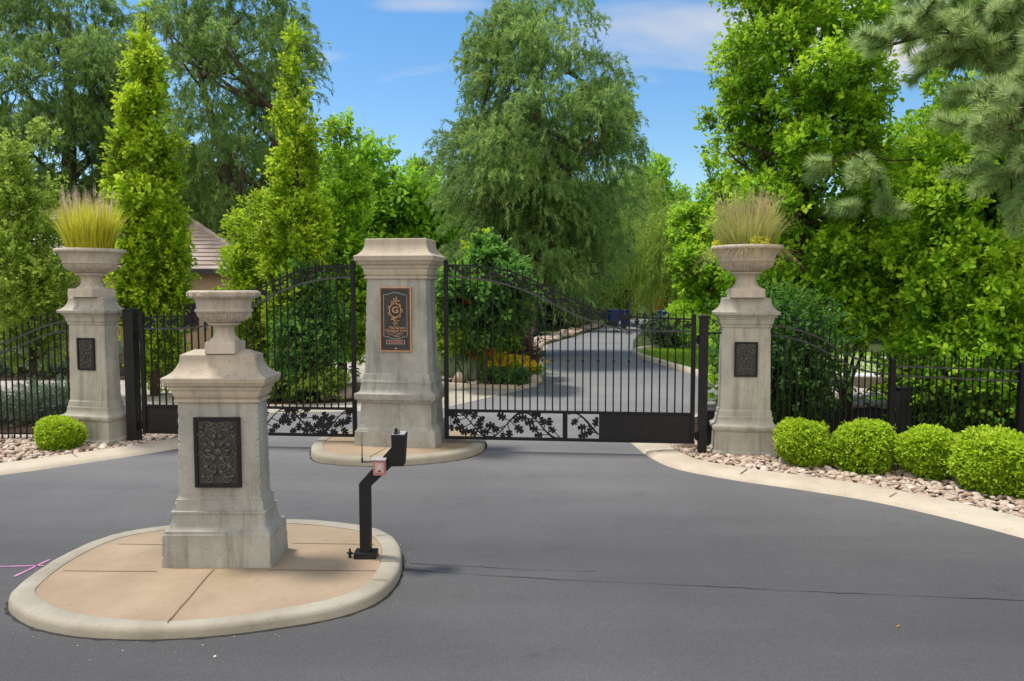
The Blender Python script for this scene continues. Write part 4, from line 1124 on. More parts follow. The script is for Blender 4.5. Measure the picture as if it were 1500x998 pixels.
# ================================================================== FENCES
def fence(name, label, runs, posts, kmod, z0=.10):
    """runs: list of (p, q, upper profile, lower profile, n)"""
    f = empty(name, (0, 0, 0)); tag(f, label, 'fence', 'black iron fences beside the gates')
    for (p, q, U, Lw, n) in runs:
        us = catmull(U, 5); ls = catmull(Lw, 5)
        P = lambda s, z: (p[0] + (q[0] - p[0]) * s, p[1] + (q[1] - p[1]) * s, z)
        ln = math.hypot(q[0] - p[0], q[1] - p[1])
        for nm, tb in (('upper_rail', us), ('lower_rail', ls)):
            m = MB(); m.tube([P(s, z) for s, z in tb], .018, 4); m.build(nm, M['iron_sheen'], f)
        m = MB(); m.tube([P(0, z0 + .03), P(1, z0 + .03)], .014, 4); m.build('bottom_rail', M['iron'], f)
        for i in range(n):
            s = (i + .5) / n; x, y, _ = P(s, 0); zt = lerp_tab(us, s) + .10
            m = MB(); q_ = .009
            m.tube([(x, y, z0 - .04), (x, y, zt)], q_ * 1.3, 4)
            m.lathe([(.006, 0), (.016, .012), (.008, .022), (.018, .045), (.012, .065), (.001, .10)], 6, None, Matrix.Translation((x, y, zt)))
            if i % kmod == 0:
                m.lathe([(.009, -.02), (.018, 0), (.009, .02)], 8, None, Matrix.Translation((x, y, lerp_tab(ls, s) * .62)))
            m.build('picket', M['iron'], f)
    for (x, y, h, wd) in posts:
        m = MB(); m.box((x, y, h / 2), (wd, wd, h)); m.box((x, y, h + .015), (wd * 1.15, wd * 1.15, .03), None, .7); m.build('post', M['iron'], f, bevel=.003)
    return f
fence('iron_fence', 'black iron fence with an arched end, right of the dry-grass pillar behind the round hedges',
      [((3.60, 10.50), (5.62, 11.05), [(0, 1.80), (.12, 1.78), (.28, 1.70), (.42, 1.59), (.55, 1.44), (.68, 1.32), (.82, 1.24), (1, 1.19)],
        [(0, 1.66), (.12, 1.645), (.28, 1.56), (.42, 1.44), (.55, 1.30), (.68, 1.18), (.82, 1.10), (1, 1.05)], 20),
       ((5.62, 11.05), (7.05, 10.32), [(0, 1.18), (.5, 1.18), (1, 1.18)], [(0, 1.04), (.5, 1.04), (1, 1.04)], 18),
       ((7.05, 10.32), (9.6, 8.9), [(0, 1.18), (.5, 1.18), (1, 1.18)], [(0, 1.04), (.5, 1.04), (1, 1.04)], 28)],
      [(5.62, 11.05, 1.27, .075), (7.05, 10.32, 1.27, .075), (9.6, 8.9, 1.27, .075)], 3)
fence('iron_fence', 'black iron fence rising in an arch to the left of the yellow-grass pillar',
      [((-9.9, 11.35), (-6.62, 11.22), [(0, 1.15), (.25, 1.20), (.5, 1.34), (.68, 1.50), (.78, 1.62), (.86, 1.735), (.93, 1.80), (1, 1.835)],
        [(0, 1.01), (.25, 1.06), (.5, 1.20), (.68, 1.36), (.78, 1.48), (.86, 1.595), (.93, 1.665), (1, 1.70)], 34)],
      [(-9.9, 11.35, 1.25, .075)], 5)

# ================================================================== CARD READER
cr_ = empty('card_reader', (-1.215, 6.12, .083), 0); cr_.scale = (1, 1, 1.035); tag(cr_, 'black bent-neck entry reader post on the right end of the front island', 'card reader')
MB().box((0, 0, .026), (.185, .13, .052)).build('base_plate', M['black'], cr_, bevel=.006)
m = MB(); a_ = .044
sec = lambda c, nx: [(c[0] - a_ * nx[0], -a_, c[1] - a_ * nx[1]), (c[0] + a_ * nx[0], -a_, c[1] + a_ * nx[1]), (c[0] + a_ * nx[0], a_, c[1] + a_ * nx[1]), (c[0] - a_ * nx[0], a_, c[1] - a_ * nx[1])]
def mit(p):  # loft of square sections
    vs = []; fs = []
    for q in p: vs += q
    for i in range(len(p) - 1):
        for k in range(4):
            fs.append((4 * i + k, 4 * i + (k + 1) % 4, 4 * i + 4 + (k + 1) % 4, 4 * i + 4 + k))
    fs += [(3, 2, 1, 0), tuple(4 * (len(p) - 1) + k for k in range(4))]
    m.add(vs, fs)
ca = math.radians(47)
mit([[(-a_, -a_, .05), (a_, -a_, .05), (a_, a_, .05), (-a_, a_, .05)], [(-a_, -a_, .605), (a_, -a_, .575), (a_, a_, .575), (-a_, a_, .605)]])
m.build('post', M['black'], cr_, bevel=.004)
m = MB()
mit([[(-a_, -a_, .606), (a_, -a_, .576), (a_, a_, .576), (-a_, a_, .606)], [(.215, -a_, .885), (.275, -a_, .79), (.275, a_, .79), (.215, a_, .885)]])
m.build('arm', M['black'], cr_, bevel=.004)
hs_ = MB()
hv = [(-.056, -.07, 0), (.040, -.07, 0), (.040, .07, 0), (-.056, .07, 0), (-.060, -.078, .255), (.056, -.078, .255), (.056, .078, .255), (-.060, .078, .255)]
hs_.add(hv, [(0, 3, 2, 1), (4, 5, 6, 7), (0, 1, 5, 4), (1, 2, 6, 5), (2, 3, 7, 6), (3, 0, 4, 7)], Matrix.Translation((.285, .03, .745)))
hob = hs_.build('housing', M['black'], cr_, bevel=.005)
m = MB(); m.lathe([(.022, 0), (.024, .008), (.012, .02), (.010, .034), (.018, .042), (.001, .048)], 10, None, Matrix.Translation((.262, -.02, 1.002)))
m.tube([(.27, -.02, 1.02), (.285, -.03, 1.035), (.295, -.02, 1.01)], .006, 5); m.build('lock', M['iron'], hob)
MB().box((.283, .03, 1.0025), (.104, .145, .004)).build('lid_plate', M['silver'], hob)
kp = MB().box((.135, -.075, .745), (.102, .042, .122)).build('keypad', M['pad'], cr_, bevel=.006)
MB().box((.135, -.078, .812), (.112, .06, .014)).build('hood', M['silver'], kp, bevel=.003)
m = MB(); m.box((.137, -.098, .748), (.068, .004, .078)); m.build('face_plate', mat_noise('dusty_rose', (.50, .33, .31), (.58, .40, .38), 10, .5), kp)
MB().box((.140, -.102, .752), (.03, .004, .034)).build('button', M['silver'], kp)
MB().box((.137, -.102, .722), (.024, .005, .008)).build('slot', M['black'], kp)
m = MB(); m.tube([(.085, -.06, .79), (.03, -.055, .785), (-.012, -.05, .785)], .0055, 6); m.tube([(-.012, -.05, .778), (-.012, -.05, .925)], [.006, .0035], 6); m.tube([(-.012, -.05, .782), (-.012, -.05, .815)], .008, 6)
m.build('antenna', M['iron'], cr_)
st = empty('marker_stub', (-1.345, 6.10, .083)); tag(st, 'small black valve stub on the slab left of the reader foot', 'stub')
m = MB(); m.lathe([(.012, 0), (.012, .03), (.02, .034), (.02, .045), (.009, .05), (.008, .075), (.001, .08)], 10); m.build('stem', M['iron'], st)
m = MB(); m.tube([(-.028, 0, .04), (.028, 0, .036)], [.006, .008], 6); m.build('handle', M['iron'], st)

# ================================================================== ROUND CLIPPED SHRUBS
def box_shell(name, rg, rx, ry, rz_, n, leaf, nl=6, p=2.6, tb=.46):
    d = rand_unit(rg, n)
    r = (np.abs(d[:, 0]) ** p + np.abs(d[:, 1]) ** p + np.abs(d[:, 2]) ** p) ** (-1 / p)
    ph = rg.uniform(0, 6, 8); fr = rg.normal(0, 2.4, (8, 3))
    lump = 1 + .042 * np.sin(d @ fr.T + ph).sum(1)
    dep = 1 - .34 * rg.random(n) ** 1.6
    sp = d * (r * lump * dep)[:, None] * np.array([rx, ry, rz_]) + np.array([0, 0, rz_])
    stray = rg.random(n) < .05
    sp[stray] += d[stray] * rg.uniform(.01, .05, (int(stray.sum()), 1))
    sd_ = unit(d + np.array([0, 0, .35]) + rg.normal(0, .35, (n, 3)))
    I = np.repeat(np.arange(n), nl); m = len(I); t = rg.random(m); side = rand_unit(rg, m)
    pos = sp[I] + sd_[I] * (.07 * (t - .5))[:, None] + side * .008
    ax = unit(sd_[I] * .7 + side * .8); nr = unit(np.array([0, 0, .8]) + sd_[I] * .4 + rg.normal(0, .5, (m, 3)))
    tint = tb + .15 * rg.normal(0, 1, n)[I] + .10 * rg.normal(0, 1, m) + .30 * (t - .5) + 2.3 * (dep[I] - .90) + .30 * (pos[:, 2] / (2 * rz_) - .62)  # inner leaves and undersides darker: shade put into the leaf colour
    k = pos[:, 2] > .02
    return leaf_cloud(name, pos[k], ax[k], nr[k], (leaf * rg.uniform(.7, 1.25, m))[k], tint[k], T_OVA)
def shrub_stems(rg, rx, rz_, n=16):
    mb = MB()
    for i in range(n):
        a = rg.uniform(0, 2 * PI); q = rg.uniform(.2, .7)
        mb.tube(limb_path(rg, (.05 * math.cos(a), .05 * math.sin(a), 0), (rx * q * math.cos(a), rx * q * math.sin(a), rz_ * rg.uniform(.8, 1.6)), 4), [.014, .012, .01, .007, .004], 5)
    return mb
box_meshes = [box_shell('foliage', np.random.default_rng(50 + i), .385, .385, .34, 6200, .040, 7, 2.15, (.50, .44, .47)[i]) for i in range(3)]
box_stem = shrub_stems(np.random.default_rng(60), .4, .33).build('stems', M['bark'], None)
stem_me = box_stem.data; bpy.data.objects.remove(box_stem)
used_mats = set()
def boxwood(label, x, y, s, rz, k, group='clipped round shrubs'):
    o = empty('clipped_shrub', (x, y, .015), rz); o.scale = s; tag(o, label, 'shrub', group)
    me = box_meshes[k]
    f = bpy.data.objects.new('foliage', me); COL.objects.link(f); f.parent = o
    if not me.materials: me.materials.append(M['box'])
    s_ = bpy.data.objects.new('stems', stem_me); COL.objects.link(s_); s_.parent = o
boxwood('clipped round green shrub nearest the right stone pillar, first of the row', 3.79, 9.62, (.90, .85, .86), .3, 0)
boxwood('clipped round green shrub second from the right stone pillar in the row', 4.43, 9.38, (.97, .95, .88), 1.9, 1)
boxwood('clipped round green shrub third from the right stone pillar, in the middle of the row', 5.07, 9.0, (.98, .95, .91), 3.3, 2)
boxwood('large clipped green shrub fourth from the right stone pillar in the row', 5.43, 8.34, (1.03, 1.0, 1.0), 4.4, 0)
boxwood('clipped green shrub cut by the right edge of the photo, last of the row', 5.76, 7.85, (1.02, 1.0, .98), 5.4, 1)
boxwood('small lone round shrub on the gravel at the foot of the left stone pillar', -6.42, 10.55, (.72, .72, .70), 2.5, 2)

# ================================================================== TREES
def straight_stem(h, r, lean=(0, 0)):
    return ([(0, 0, -.05), (lean[0] * .3, lean[1] * .3, h * .35), (lean[0] * .6, lean[1] * .7, h * .7), (lean[0], lean[1], h)], [r, r * .8, r * .45, r * .12])

def columnar(name, label, loc, prof, seed, n_lobe, lobe_r, n_spray, n_leaf, leaf, mat, spray=.32, T=T_OAK, base=.5, amp=.22, up=.75, group=None, cat='tree', trunk_r=.11, bark='bark', shell=(.45, 1.05), limbs=26, inner=.15, zst=1.0):
    rg = np.random.default_rng(seed)
    lob = prof_lobes(rg, prof, n_lobe, lobe_r, inner)
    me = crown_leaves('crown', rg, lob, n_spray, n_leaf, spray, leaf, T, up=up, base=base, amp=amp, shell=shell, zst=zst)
    h = prof[-1][0]
    tm = trunk_mesh(rg, [straight_stem(h * .96, trunk_r, (rg.normal(0, .04) * h * .2, 0))], lob, limbs, trunk_r * .35, twigs=2)
    return make_tree(name, label, cat, loc, me, M[mat], tm, M[bark], group)

columnar('columnar_oak', 'tall narrow lime-green oak behind the left gate, beside the yellow urn grass', (-7.75, 16.2, 0),
         [(.35, .42), (1.5, .64), (2.8, .74), (3.8, .74), (5.2, .64), (6.6, .47), (7.6, .30), (8.5, .08)], 101, 170, .20, 4600, 11, .105, 'oak_lime', zst=2.4, spray=.36, T=T_OVA, base=.6, amp=.26, group='narrow upright trees inside the gates')
columnar('columnar_oak', 'narrow spire-like oak with a dark stem, left of the sign pillar', (-4.62, 16.2, 0),
         [(.6, .5), (1.8, .66), (3.2, .62), (4.2, .52), (5.6, .46), (6.7, .33), (7.3, .16), (7.7, .05)], 102, 95, .17, 2600, 11, .10, 'oak_lime', zst=2.4, spray=.36, T=T_OVA, base=.55, amp=.28, group='narrow upright trees inside the gates', limbs=30, inner=.45)
columnar('hornbeam_tree', 'wider soft green upright tree directly behind the spire-like oak', (-4.05, 17.9, 0),
         [(.4, .5), (1.6, .85), (3.2, .95), (4.6, .85), (5.6, .55), (6.3, .12)], 103, 60, .45, 2900, 11, .105, 'oak_green', T=T_OVA, base=.55, amp=.2, up=.6, group='narrow upright trees inside the gates')
columnar('young_tree', 'soft yellowish-green young tree at the left edge behind the arched fence', (-9.75, 15.2, 0),
         [(.9, .55), (1.7, 1.15), (2.6, 1.2), (3.4, .82), (4.4, .72), (5.2, .58), (5.75, .15)], 104, 70, .40, 3300, 11, .08, 'soft_green', spray=.28, T=T_OVA, base=.5, amp=.18, up=.5, trunk_r=.07, limbs=30)
columnar('leafy_shrub', 'rounded light green bushy tree between the tall oak and the spire-like oak', (-5.72, 17.2, 0),
         [(.3, .6), (1.4, .9), (2.4, .9), (3.4, .7), (4.2, .2)], 105, 50, .46, 2500, 11, .10, 'oak_lime', T=T_OVA, base=.52, amp=.2, up=.5, trunk_r=.08)
columnar('climbing_evergreen', 'dark glossy evergreen at the foot of the spire-like oak behind the left gate', (-4.30, 15.75, 0),
         [(.05, .45), (.7, .72), (1.5, .82), (2.2, .62), (2.75, .15)], 106, 34, .36, 1400, 10, .105, 'oak_deep', T=T_OVA, spray=.24, base=.5, amp=.22, up=.3, cat='shrub', trunk_r=.06, bark='bark')
# right hand side
columnar('broad_oak', 'very tall dark green oak directly behind the right stone pillar', (5.35, 14.2, 0),
         [(.15, .5), (1.3, .6), (2.2, 1.2), (3.2, 1.55), (4.6, 1.7), (6.2, 1.62), (7.6, 1.55), (9.2, 1.2), (10.4, .3)], 110, 170, .40, 7400, 11, .10, 'oak_green', T=T_OVA, base=.56, amp=.28, up=.55, trunk_r=.15, limbs=80, shell=(.5, 1.05), inner=.25)
columnar('oak_tree', 'dense bright green oak behind the straight run of the right fence', (7.9, 12.5, 0),
         [(.3, .7), (1.0, .85), (1.6, 1.5), (2.6, 1.85), (3.8, 1.65), (4.8, 1.1), (5.7, .3)], 111, 110, .44, 4900, 13, .12, 'oak_green', base=.80, amp=.26, spray=.22, up=.35, trunk_r=.14, limbs=40, inner=.3)
columnar('oak_tree', 'dark oak at the right edge overlapped by the pine boughs', (9.75, 14.6, 0),
         [(.12, 1.5), (1.6, 2.0), (3.6, 2.3), (5.6, 2.2), (7.6, 1.7), (9.4, .4)], 112, 110, .6, 5200, 12, .14, 'oak_green', base=.6, amp=.22, up=.35, trunk_r=.16, limbs=30, inner=.3)
columnar('hedge_tree', 'bright green leafy tree left of the right pillar at the road bend', (8.3, 31.5, 0),
         [(.5, 1.3), (1.8, 1.7), (3.6, 1.8), (5.6, 1.4), (7.4, .4)], 113, 60, .65, 2600, 11, .18, 'oak_green', T=T_OVA, base=.55, amp=.2, up=.4, trunk_r=.14)
columnar('garden_tree', 'small round dark green tree behind the right gate near the yellow flowers', (-.62, 17.6, 0),
         [(1.3, .7), (1.65, 1.1), (2.15, 1.2), (2.7, .95), (3.25, .25)], 114, 44, .42, 1900, 10, .15, 'oak_deep', T=T_OVA, spray=.26, base=.55, amp=.22, up=.2, trunk_r=.055, limbs=24)
columnar('garden_tree', 'lime topped leafy shrub behind the small dark tree by the sign pillar', (-.85, 19.6, 0),
         [(.4, .8), (1.6, 1.2), (2.5, 1.1), (3.1, .6), (3.5, .2)], 115, 36, .5, 1300, 10, .16, 'oak_lime', T=T_OVA, spray=.3, base=.55, amp=.2, up=.3, trunk_r=.06, limbs=20)

# willows
def willow(name, label, loc, seed, lobes, stems, n_strand, n_leaf, length, leaf, mat, droop=.8, group='big willows', base=.45, scale=(1, 1, 1), rz=0, limbs=40, rl=.14, bark='bark_grey', amp=.2):
    rg = np.random.default_rng(seed)
    me = willow_leaves('crown', rg, lobes, n_strand, n_leaf, length, leaf, droop, base, amp)
    tm = trunk_mesh(rg, stems, lobes, limbs, rl, twigs=2)
    return make_tree(name, label, 'tree', loc, me, M[mat], tm, M[bark], group, rz, scale)

rg = np.random.default_rng(200)
lobC = prof_lobes(rg, [(2.3, 2.3), (3.4, 3.1), (5.2, 3.5), (7.2, 3.55), (9.0, 3.0), (10.4, 2.4), (11.6, 1.6), (12.3, .7)], 125, .9, .22)
# leave windows between boughs
willow('willow_tree', 'huge grey-green willow in the centre towering over the right gate', (.85, 25.5, 0), 201, lobC,
       [([(-1.15, 0, -.1), (-1.1, 0, 1.6), (-1.3, .2, 4.2), (-1.9, .3, 8.2)], [.36, .32, .26, .1]), ([(-.55, .1, -.1), (-.2, .1, 1.8), (.7, .1, 5), (1.6, .2, 9.2)], [.36, .3, .25, .1]), ([(-.8, .7, -.1), (-.3, .6, 3), (-.1, .6, 7), (.2, .4, 10.8)], [.3, .25, .2, .06])],
       10000, 26, .75, .17, 'willow', .42, base=.46, amp=.3)
lobB = prof_lobes(rg, [(2.4, 2.0), (4.2, 3.0), (6.5, 3.6), (9, 3.9), (12, 3.8), (15, 2.4), (16.4, .5)], 84, 1.15, .3)
willow('willow_tree', 'leaning-trunked willow rising behind the spire-like oak', (-12.0, 33, 0), 202, lobB,
       [([(.2, 0, -.1), (.5, 0, 3), (1.2, 0, 6), (2.2, 0, 10), (2.6, 0, 14)], [.62, .5, .4, .25, .08]), ([(.3, .1, 3), (-.4, .2, 7), (-1.6, .2, 12)], [.4, .26, .07])],
       7000, 25, .9, .22, 'willow', .45, base=.48, amp=.28)
lobA = prof_lobes(rg, [(2.2, 2.8), (4.5, 4.2), (7.5, 5.0), (10.5, 5.2), (14, 4.4), (17, 2.6), (18.4, .6)], 120, 1.3, .3)
willow('willow_tree', 'broad grey-green willow filling the upper left corner', (-22.0, 37, 0), 203, lobA,
       [([(0, 0, -.1), (.2, 0, 4), (.5, 0, 9), (.7, 0, 16)], [.6, .48, .32, .08]), ([(.1, 0, 3), (-2, .3, 8), (-3.6, .2, 13)], [.42, .28, .08]), ([(.2, 0, 4), (2.2, .3, 9), (3.5, .2, 14)], [.4, .25, .07])],
       9500, 25, 1.0, .25, 'willow', .45, base=.46, amp=.28)

# hanging yellowish willows along the far road
lobF = prof_lobes(rg, [(1.6, 2.0), (3.2, 2.8), (5.5, 2.9), (7.5, 2.4), (9.4, 1.5), (10.6, .4)], 46, 1.0, .3)
wf = willow('weeping_willow', 'yellowish weeping willow hanging over the left side of the far road', (5.1, 49.5, 0), 210, lobF,
            [([(0, 0, -.1), (.1, 0, 3), (.3, 0, 8)], [.3, .22, .06])], 2600, 20, 2.3, .26, 'willow_yellow', 1.15, group='weeping willows along the far road', base=.5, limbs=20, rl=.1, scale=(.85, .85, .95))
def wcopy(src, label, loc, rz, sc_):
    c = copy_tree(src, None, loc, rz, sc_); c['label'] = label; return c
wcopy(wf, 'yellow-green willow closing the view at the end of the road', (10.3, 66, 0), 2.0, (1.25, 1.25, 1.35))
wcopy(wf, 'hanging willow right of the far road behind the orange sign', (10.4, 50, 0), 4.0, (.9, .9, .82))
wd_ = willow('weeping_willow', 'dark shaded willow at the right flank of the huge central willow', (3.7, 42.0, 0), 211, lobF,
             [([(0, 0, -.1), (.1, 0, 3), (.3, 0, 8)], [.3, .22, .06])], 2600, 20, 1.7, .24, 'willow', 1.0, group='weeping willows along the far road', base=.42, limbs=20, rl=.1, scale=(.55, .55, .80))

# broadleaf background
def bg_tree(label, loc, seed, prof, n_lobe, lr, n_spray, leaf, mat, base=.5, group='broad trees far behind the gates', rz=0):
    rg = np.random.default_rng(seed)
    lob = prof_lobes(rg, prof, n_lobe, lr, .3)
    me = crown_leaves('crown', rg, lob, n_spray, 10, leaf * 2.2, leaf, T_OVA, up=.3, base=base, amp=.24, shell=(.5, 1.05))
    h = prof[-1][0]
    tm = trunk_mesh(rg, [straight_stem(h * .9, .28)], lob, 24, .1)
    return make_tree('broadleaf_tree', label, 'tree', loc, me, M[mat], tm, M['bark'], group, rz)
PR = [(1.2, 2.2), (3, 3.6), (5.5, 4.0), (7.5, 3.4), (9.2, 1.8), (10.0, .4)]
b1 = bg_tree('round bright green tree seen above the sign pillar', (-6.4, 41, 0), 301, PR, 54, 1.25, 2600, .34, 'bg_green', .55)
b2 = bg_tree('dense dark green tree filling the gap under the leaning willow', (-10.5, 40, 0), 302, [(.4, 2.4), (2.5, 3.6), (5, 3.6), (7, 2.4), (8.2, .5)], 54, 1.2, 2600, .34, 'dark_green', .5)
def bcopy(src, label, loc, rz, sc_):
    c = copy_tree(src, None, loc, rz, sc_); c['label'] = label; return c
bcopy(b2, 'dark green tree behind the tiled roof, left of the leaning willow', (-17, 41, 0), 1.3, (1.1, 1.1, 1.05))
bcopy(b2, 'dark green tree behind the house at the left edge', (-26, 42, 0), 2.3, (1.3, 1.3, 1.0))
bcopy(b2, 'dark green tree in the distance behind the central willow', (-.5, 47, 0), 3.0, (1.2, 1.2, .95))
bcopy(b1, 'green tree far behind the central willow on its left', (-3.2, 50, 0), 2.2, (.9, .9, .8))
bcopy(b1, 'round olive tree top against the sky between the central willow and the tall right oak', (13.2, 72, 0), 1.0, (1.05, 1.05, 1.45))
bcopy(b1, 'green tree on the right of the far road under the tall right oak', (11.0, 37, 0), 4.0, (.85, .85, .78))
bcopy(b1, 'green tree far right behind the dense oak', (17.5, 33, 0), 5.0, (1, 1, .9))
bcopy(b2, 'dark tree closing the far end of the road', (9.3, 70, 0), 5.2, (1.2, 1.2, .9))
bcopy(b1, 'green tree behind the upright hornbeam left of the sign pillar', (-9.0, 47, 0), .4, (.9, .9, .95))
bcopy(b2, 'low dark green tree left of the far road beside the tan gravel', (-.3, 37.5, 0), .9, (.62, .62, .55))
bcopy(b2, 'dark green tree left of the far road behind the weeping willow', (3.2, 50, 0), 4.4, (.75, .75, .7))
bcopy(b1, 'green tree beyond the bend of the far road', (5.6, 62, 0), 2.9, (.9, .9, .85))
# slim dead-topped conifer left of the big willow
rg = np.random.default_rng(320)
lobK = prof_lobes(rg, [(1, 1.3), (4, 1.0), (7, .6), (9.6, .25), (10.6, .08)], 40, .45, .2)
me = crown_leaves('crown', rg, lobK, 1500, 9, .4, .24, T_NAR, up=-.1, base=.4, amp=.2)
make_tree('conifer_tree', 'slim dark conifer tip against the sky left of the central willow', 'tree', (-5.0, 41, 0), me, M['dark_green'], trunk_mesh(rg, [straight_stem(9.3, .14)], lobK, 16, .05), M['bark'])

# ---- pine on the right
def pine():
    rg = np.random.default_rng(400)
    root = empty('pine_tree', (9.6, 10.9, 0)); tag(root, 'pine with drooping pale needle tufts reaching in from the right edge', 'tree')
    mb = MB()
    mb.tube(catmull([(0, 0, -.1), (.05, 0, 2.5), (0, .05, 5), (.05, 0, 8), (0, 0, 10.5)], 4), [.2, .2, .19, .185, .18, .17, .165, .16, .15, .14, .13, .12, .11, .10, .08, .06, .03], 9)
    shoots = []
    limbs = [((0, 0, 6.0), (-4.2, -.2, 5.75), .05, .42), ((0, 0, 6.3), (-3.3, -.5, 6.05), .05, .35), ((0, 0, 5.9), (-2.5, -.9, 5.55), .045, .3), ((0, 0, 6.9), (-3.7, .2, 6.55), .05, .4), ((0, 0, 7.0), (-2.4, -.4, 6.7), .045, .3),
             ((0, 0, 5.3), (-3.45, -1.0, 4.9), .045, .5), ((0, 0, 4.8), (-3.45, -1.2, 4.35), .045, .55), ((0, 0, 4.2), (-3.1, -1.0, 3.75), .04, .65), ((0, 0, 5.6), (-2.9, -1.1, 5.2), .04, .4),
             ((0, 1.6, 4.2), (-4.45, 1.35, 4.4), .03, .84), ((0, 1.6, 3.6), (-3.95, 1.4, 3.75), .03, .88),
             ((0, 0, 6.5), (-3.0, -.7, 6.35), .045, .3), ((0, 0, 5.7), (-2.6, -.6, 5.35), .045, .35), ((0, 0, 5.0), (-3.2, -1.2, 4.65), .04, .55), ((0, 0, 4.5), (-3.05, -1.3, 4.0), .04, .6), ((0, 0, 6.2), (-3.6, -.4, 5.55), .045, .5)]
    for (p, q, r, start) in limbs:
        path = limb_path(rg, p, q, 10, .05, -.08)
        mb.tube(path, [r * (1 - .8 * i / 10) for i in range(11)], 6)
        L = (Vector(q) - Vector(p)).length
        ntw = int(6 + L * (1 - start) * 9) if start < .7 else 4
        for k in range(ntw):
            t = start + (1 - start) * (k + rg.random()) / ntw
            i = min(9, int(t * 10)); b = path[i].lerp(path[i + 1], t * 10 - i)
            dd = (path[i + 1] - path[i]).normalized()
            sv = Vector(rand_unit(rg, 1)[0]); sv.z = sv.z * .6 - .25
            e = b + (dd * .5 + sv).normalized() * rg.uniform(.25, .62)
            mb.tube([b, b.lerp(e, .5) + Vector((0, 0, -.02)), e], [.012, .009, .006], 4)
            d = (e - b).normalized(); d = (d + Vector((0, 0, .25))).normalized()
            shoots.append((b.lerp(e, .45), d, .22)); shoots.append((e - d * .05, d, .30))
        shoots.append((path[10], (path[10] - path[8]).normalized(), .32))
    pos = []; ax = []; nr = []; sz = []; tn = []
    for (p, d, L) in shoots:
        p = np.array(p); d = np.array(d); n = 380; st = rg.normal(.5, .14)
        t = rg.random(n); s = rand_unit(rg, n); s = unit(s - (s @ d)[:, None] * d)
        pos.append(p + d * (t * L)[:, None]); ax.append(unit(s * rg.uniform(.7, 1.2, (n, 1)) + d * (.25 + .75 * t[:, None]) + np.array([0, 0, -.08]))); nr.append(rand_unit(rg, n))
        sz.append(rg.uniform(.14, .22, n)); tn.append(st + rg.normal(0, .16, n))
    me = leaf_cloud('crown', np.concatenate(pos), np.concatenate(ax), np.concatenate(nr), np.concatenate(sz), np.concatenate(tn), T_NEEDLE)
    mb.build('trunk', M['bark'], root, smooth=True); link_mesh('crown', me, M['pine'], root)
pine()

# ================================================================== LOW PLANTS
def low_shrub(name, label, loc, rx, rz_, n_spray, leaf, mat, seed, group=None, T=T_DIA, base=.5, up=.3, cat='shrub', nl=9, spray=None, lobes=9):
    rg = np.random.default_rng(seed)
    lob = np.array([(rx * .6 * rg.uniform(-1, 1), rx * .6 * rg.uniform(-1, 1), rz_ * rg.uniform(.3, .75), rz_ * rg.uniform(.3, .5) + rx * .12) for _ in range(lobes)])
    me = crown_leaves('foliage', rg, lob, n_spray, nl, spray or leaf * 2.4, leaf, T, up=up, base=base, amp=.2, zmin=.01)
    root = empty(name, loc); tag(root, label, cat, group)
    link_mesh('foliage', me, M[mat], root)
    shrub_stems(rg, rx * .7, rz_ * .5, 9).build('stems', M['bark'], root)
    return root
JG = 'creeping junipers beyond the left fence'
low_shrub('juniper_shrub', 'low blue-green juniper right behind the left arched fence, next to the pillar', (-8.1, 13.0, 0), .9, .55, 1500, .07, 'juniper', 501, JG, T_NAR, nl=12, spray=.22)
low_shrub('juniper_shrub', 'low blue-green juniper behind the left fence at the photo edge', (-9.6, 13.2, 0), 1.0, .55, 1500, .07, 'juniper', 502, JG, T_NAR, nl=12, spray=.22)
low_shrub('juniper_shrub', 'juniper mat beyond the concrete drive, below the purple bush', (-13.4, 20.5, 0), 1.5, .7, 1500, .10, 'juniper', 503, JG, T_NAR, nl=12, spray=.3)
low_shrub('juniper_shrub', 'juniper mat beyond the concrete drive at the photo edge', (-15.6, 20.6, 0), 1.5, .7, 1500, .10, 'juniper', 504, JG, T_NAR, nl=12, spray=.3)
low_shrub('juniper_shrub', 'juniper mat beyond the concrete drive, beside the left pillar', (-11.5, 20.4, 0), 1.3, .65, 1400, .10, 'juniper', 508, JG, T_NAR, nl=12, spray=.3)
low_shrub('smoke_bush', 'purple-brown bush just left of the left stone pillar', (-13.7, 22.0, 0), .95, 2.3, 900, .14, 'purple', 505, None, T_OVA, lobes=14)
low_shrub('smoke_bush', 'dark maroon shrub beside the purple-brown bush at the left edge', (-15.6, 22.4, 0), .8, 1.5, 600, .14, 'purple', 506, None, T_OVA, base=.2, lobes=10)
# bed behind the left gate
low_shrub('garden_shrub', 'light green sprawling plant at the bed edge behind the left gate', (-3.95, 15.55, 0), .38, .75, 330, .09, 'soft_green', 510, None, T_OVA)
low_shrub('garden_shrub', 'small pale leafed plant below the front urn behind the left gate', (-5.15, 15.6, 0), .4, .6, 300, .10, 'soft_green', 511, None, T_OVA)
o = empty('grass_clump', (-3.35, 16.1, 0)); tag(o, 'tan clump of ornamental grass beside the sign pillar behind the left gate', 'grass')
me, _ = blades('blades', np.random.default_rng(512), 500, .14, .6, .5, .3, .009, 5, (.5, .25)); link_mesh('blades', me, M['tan_grass'], o)
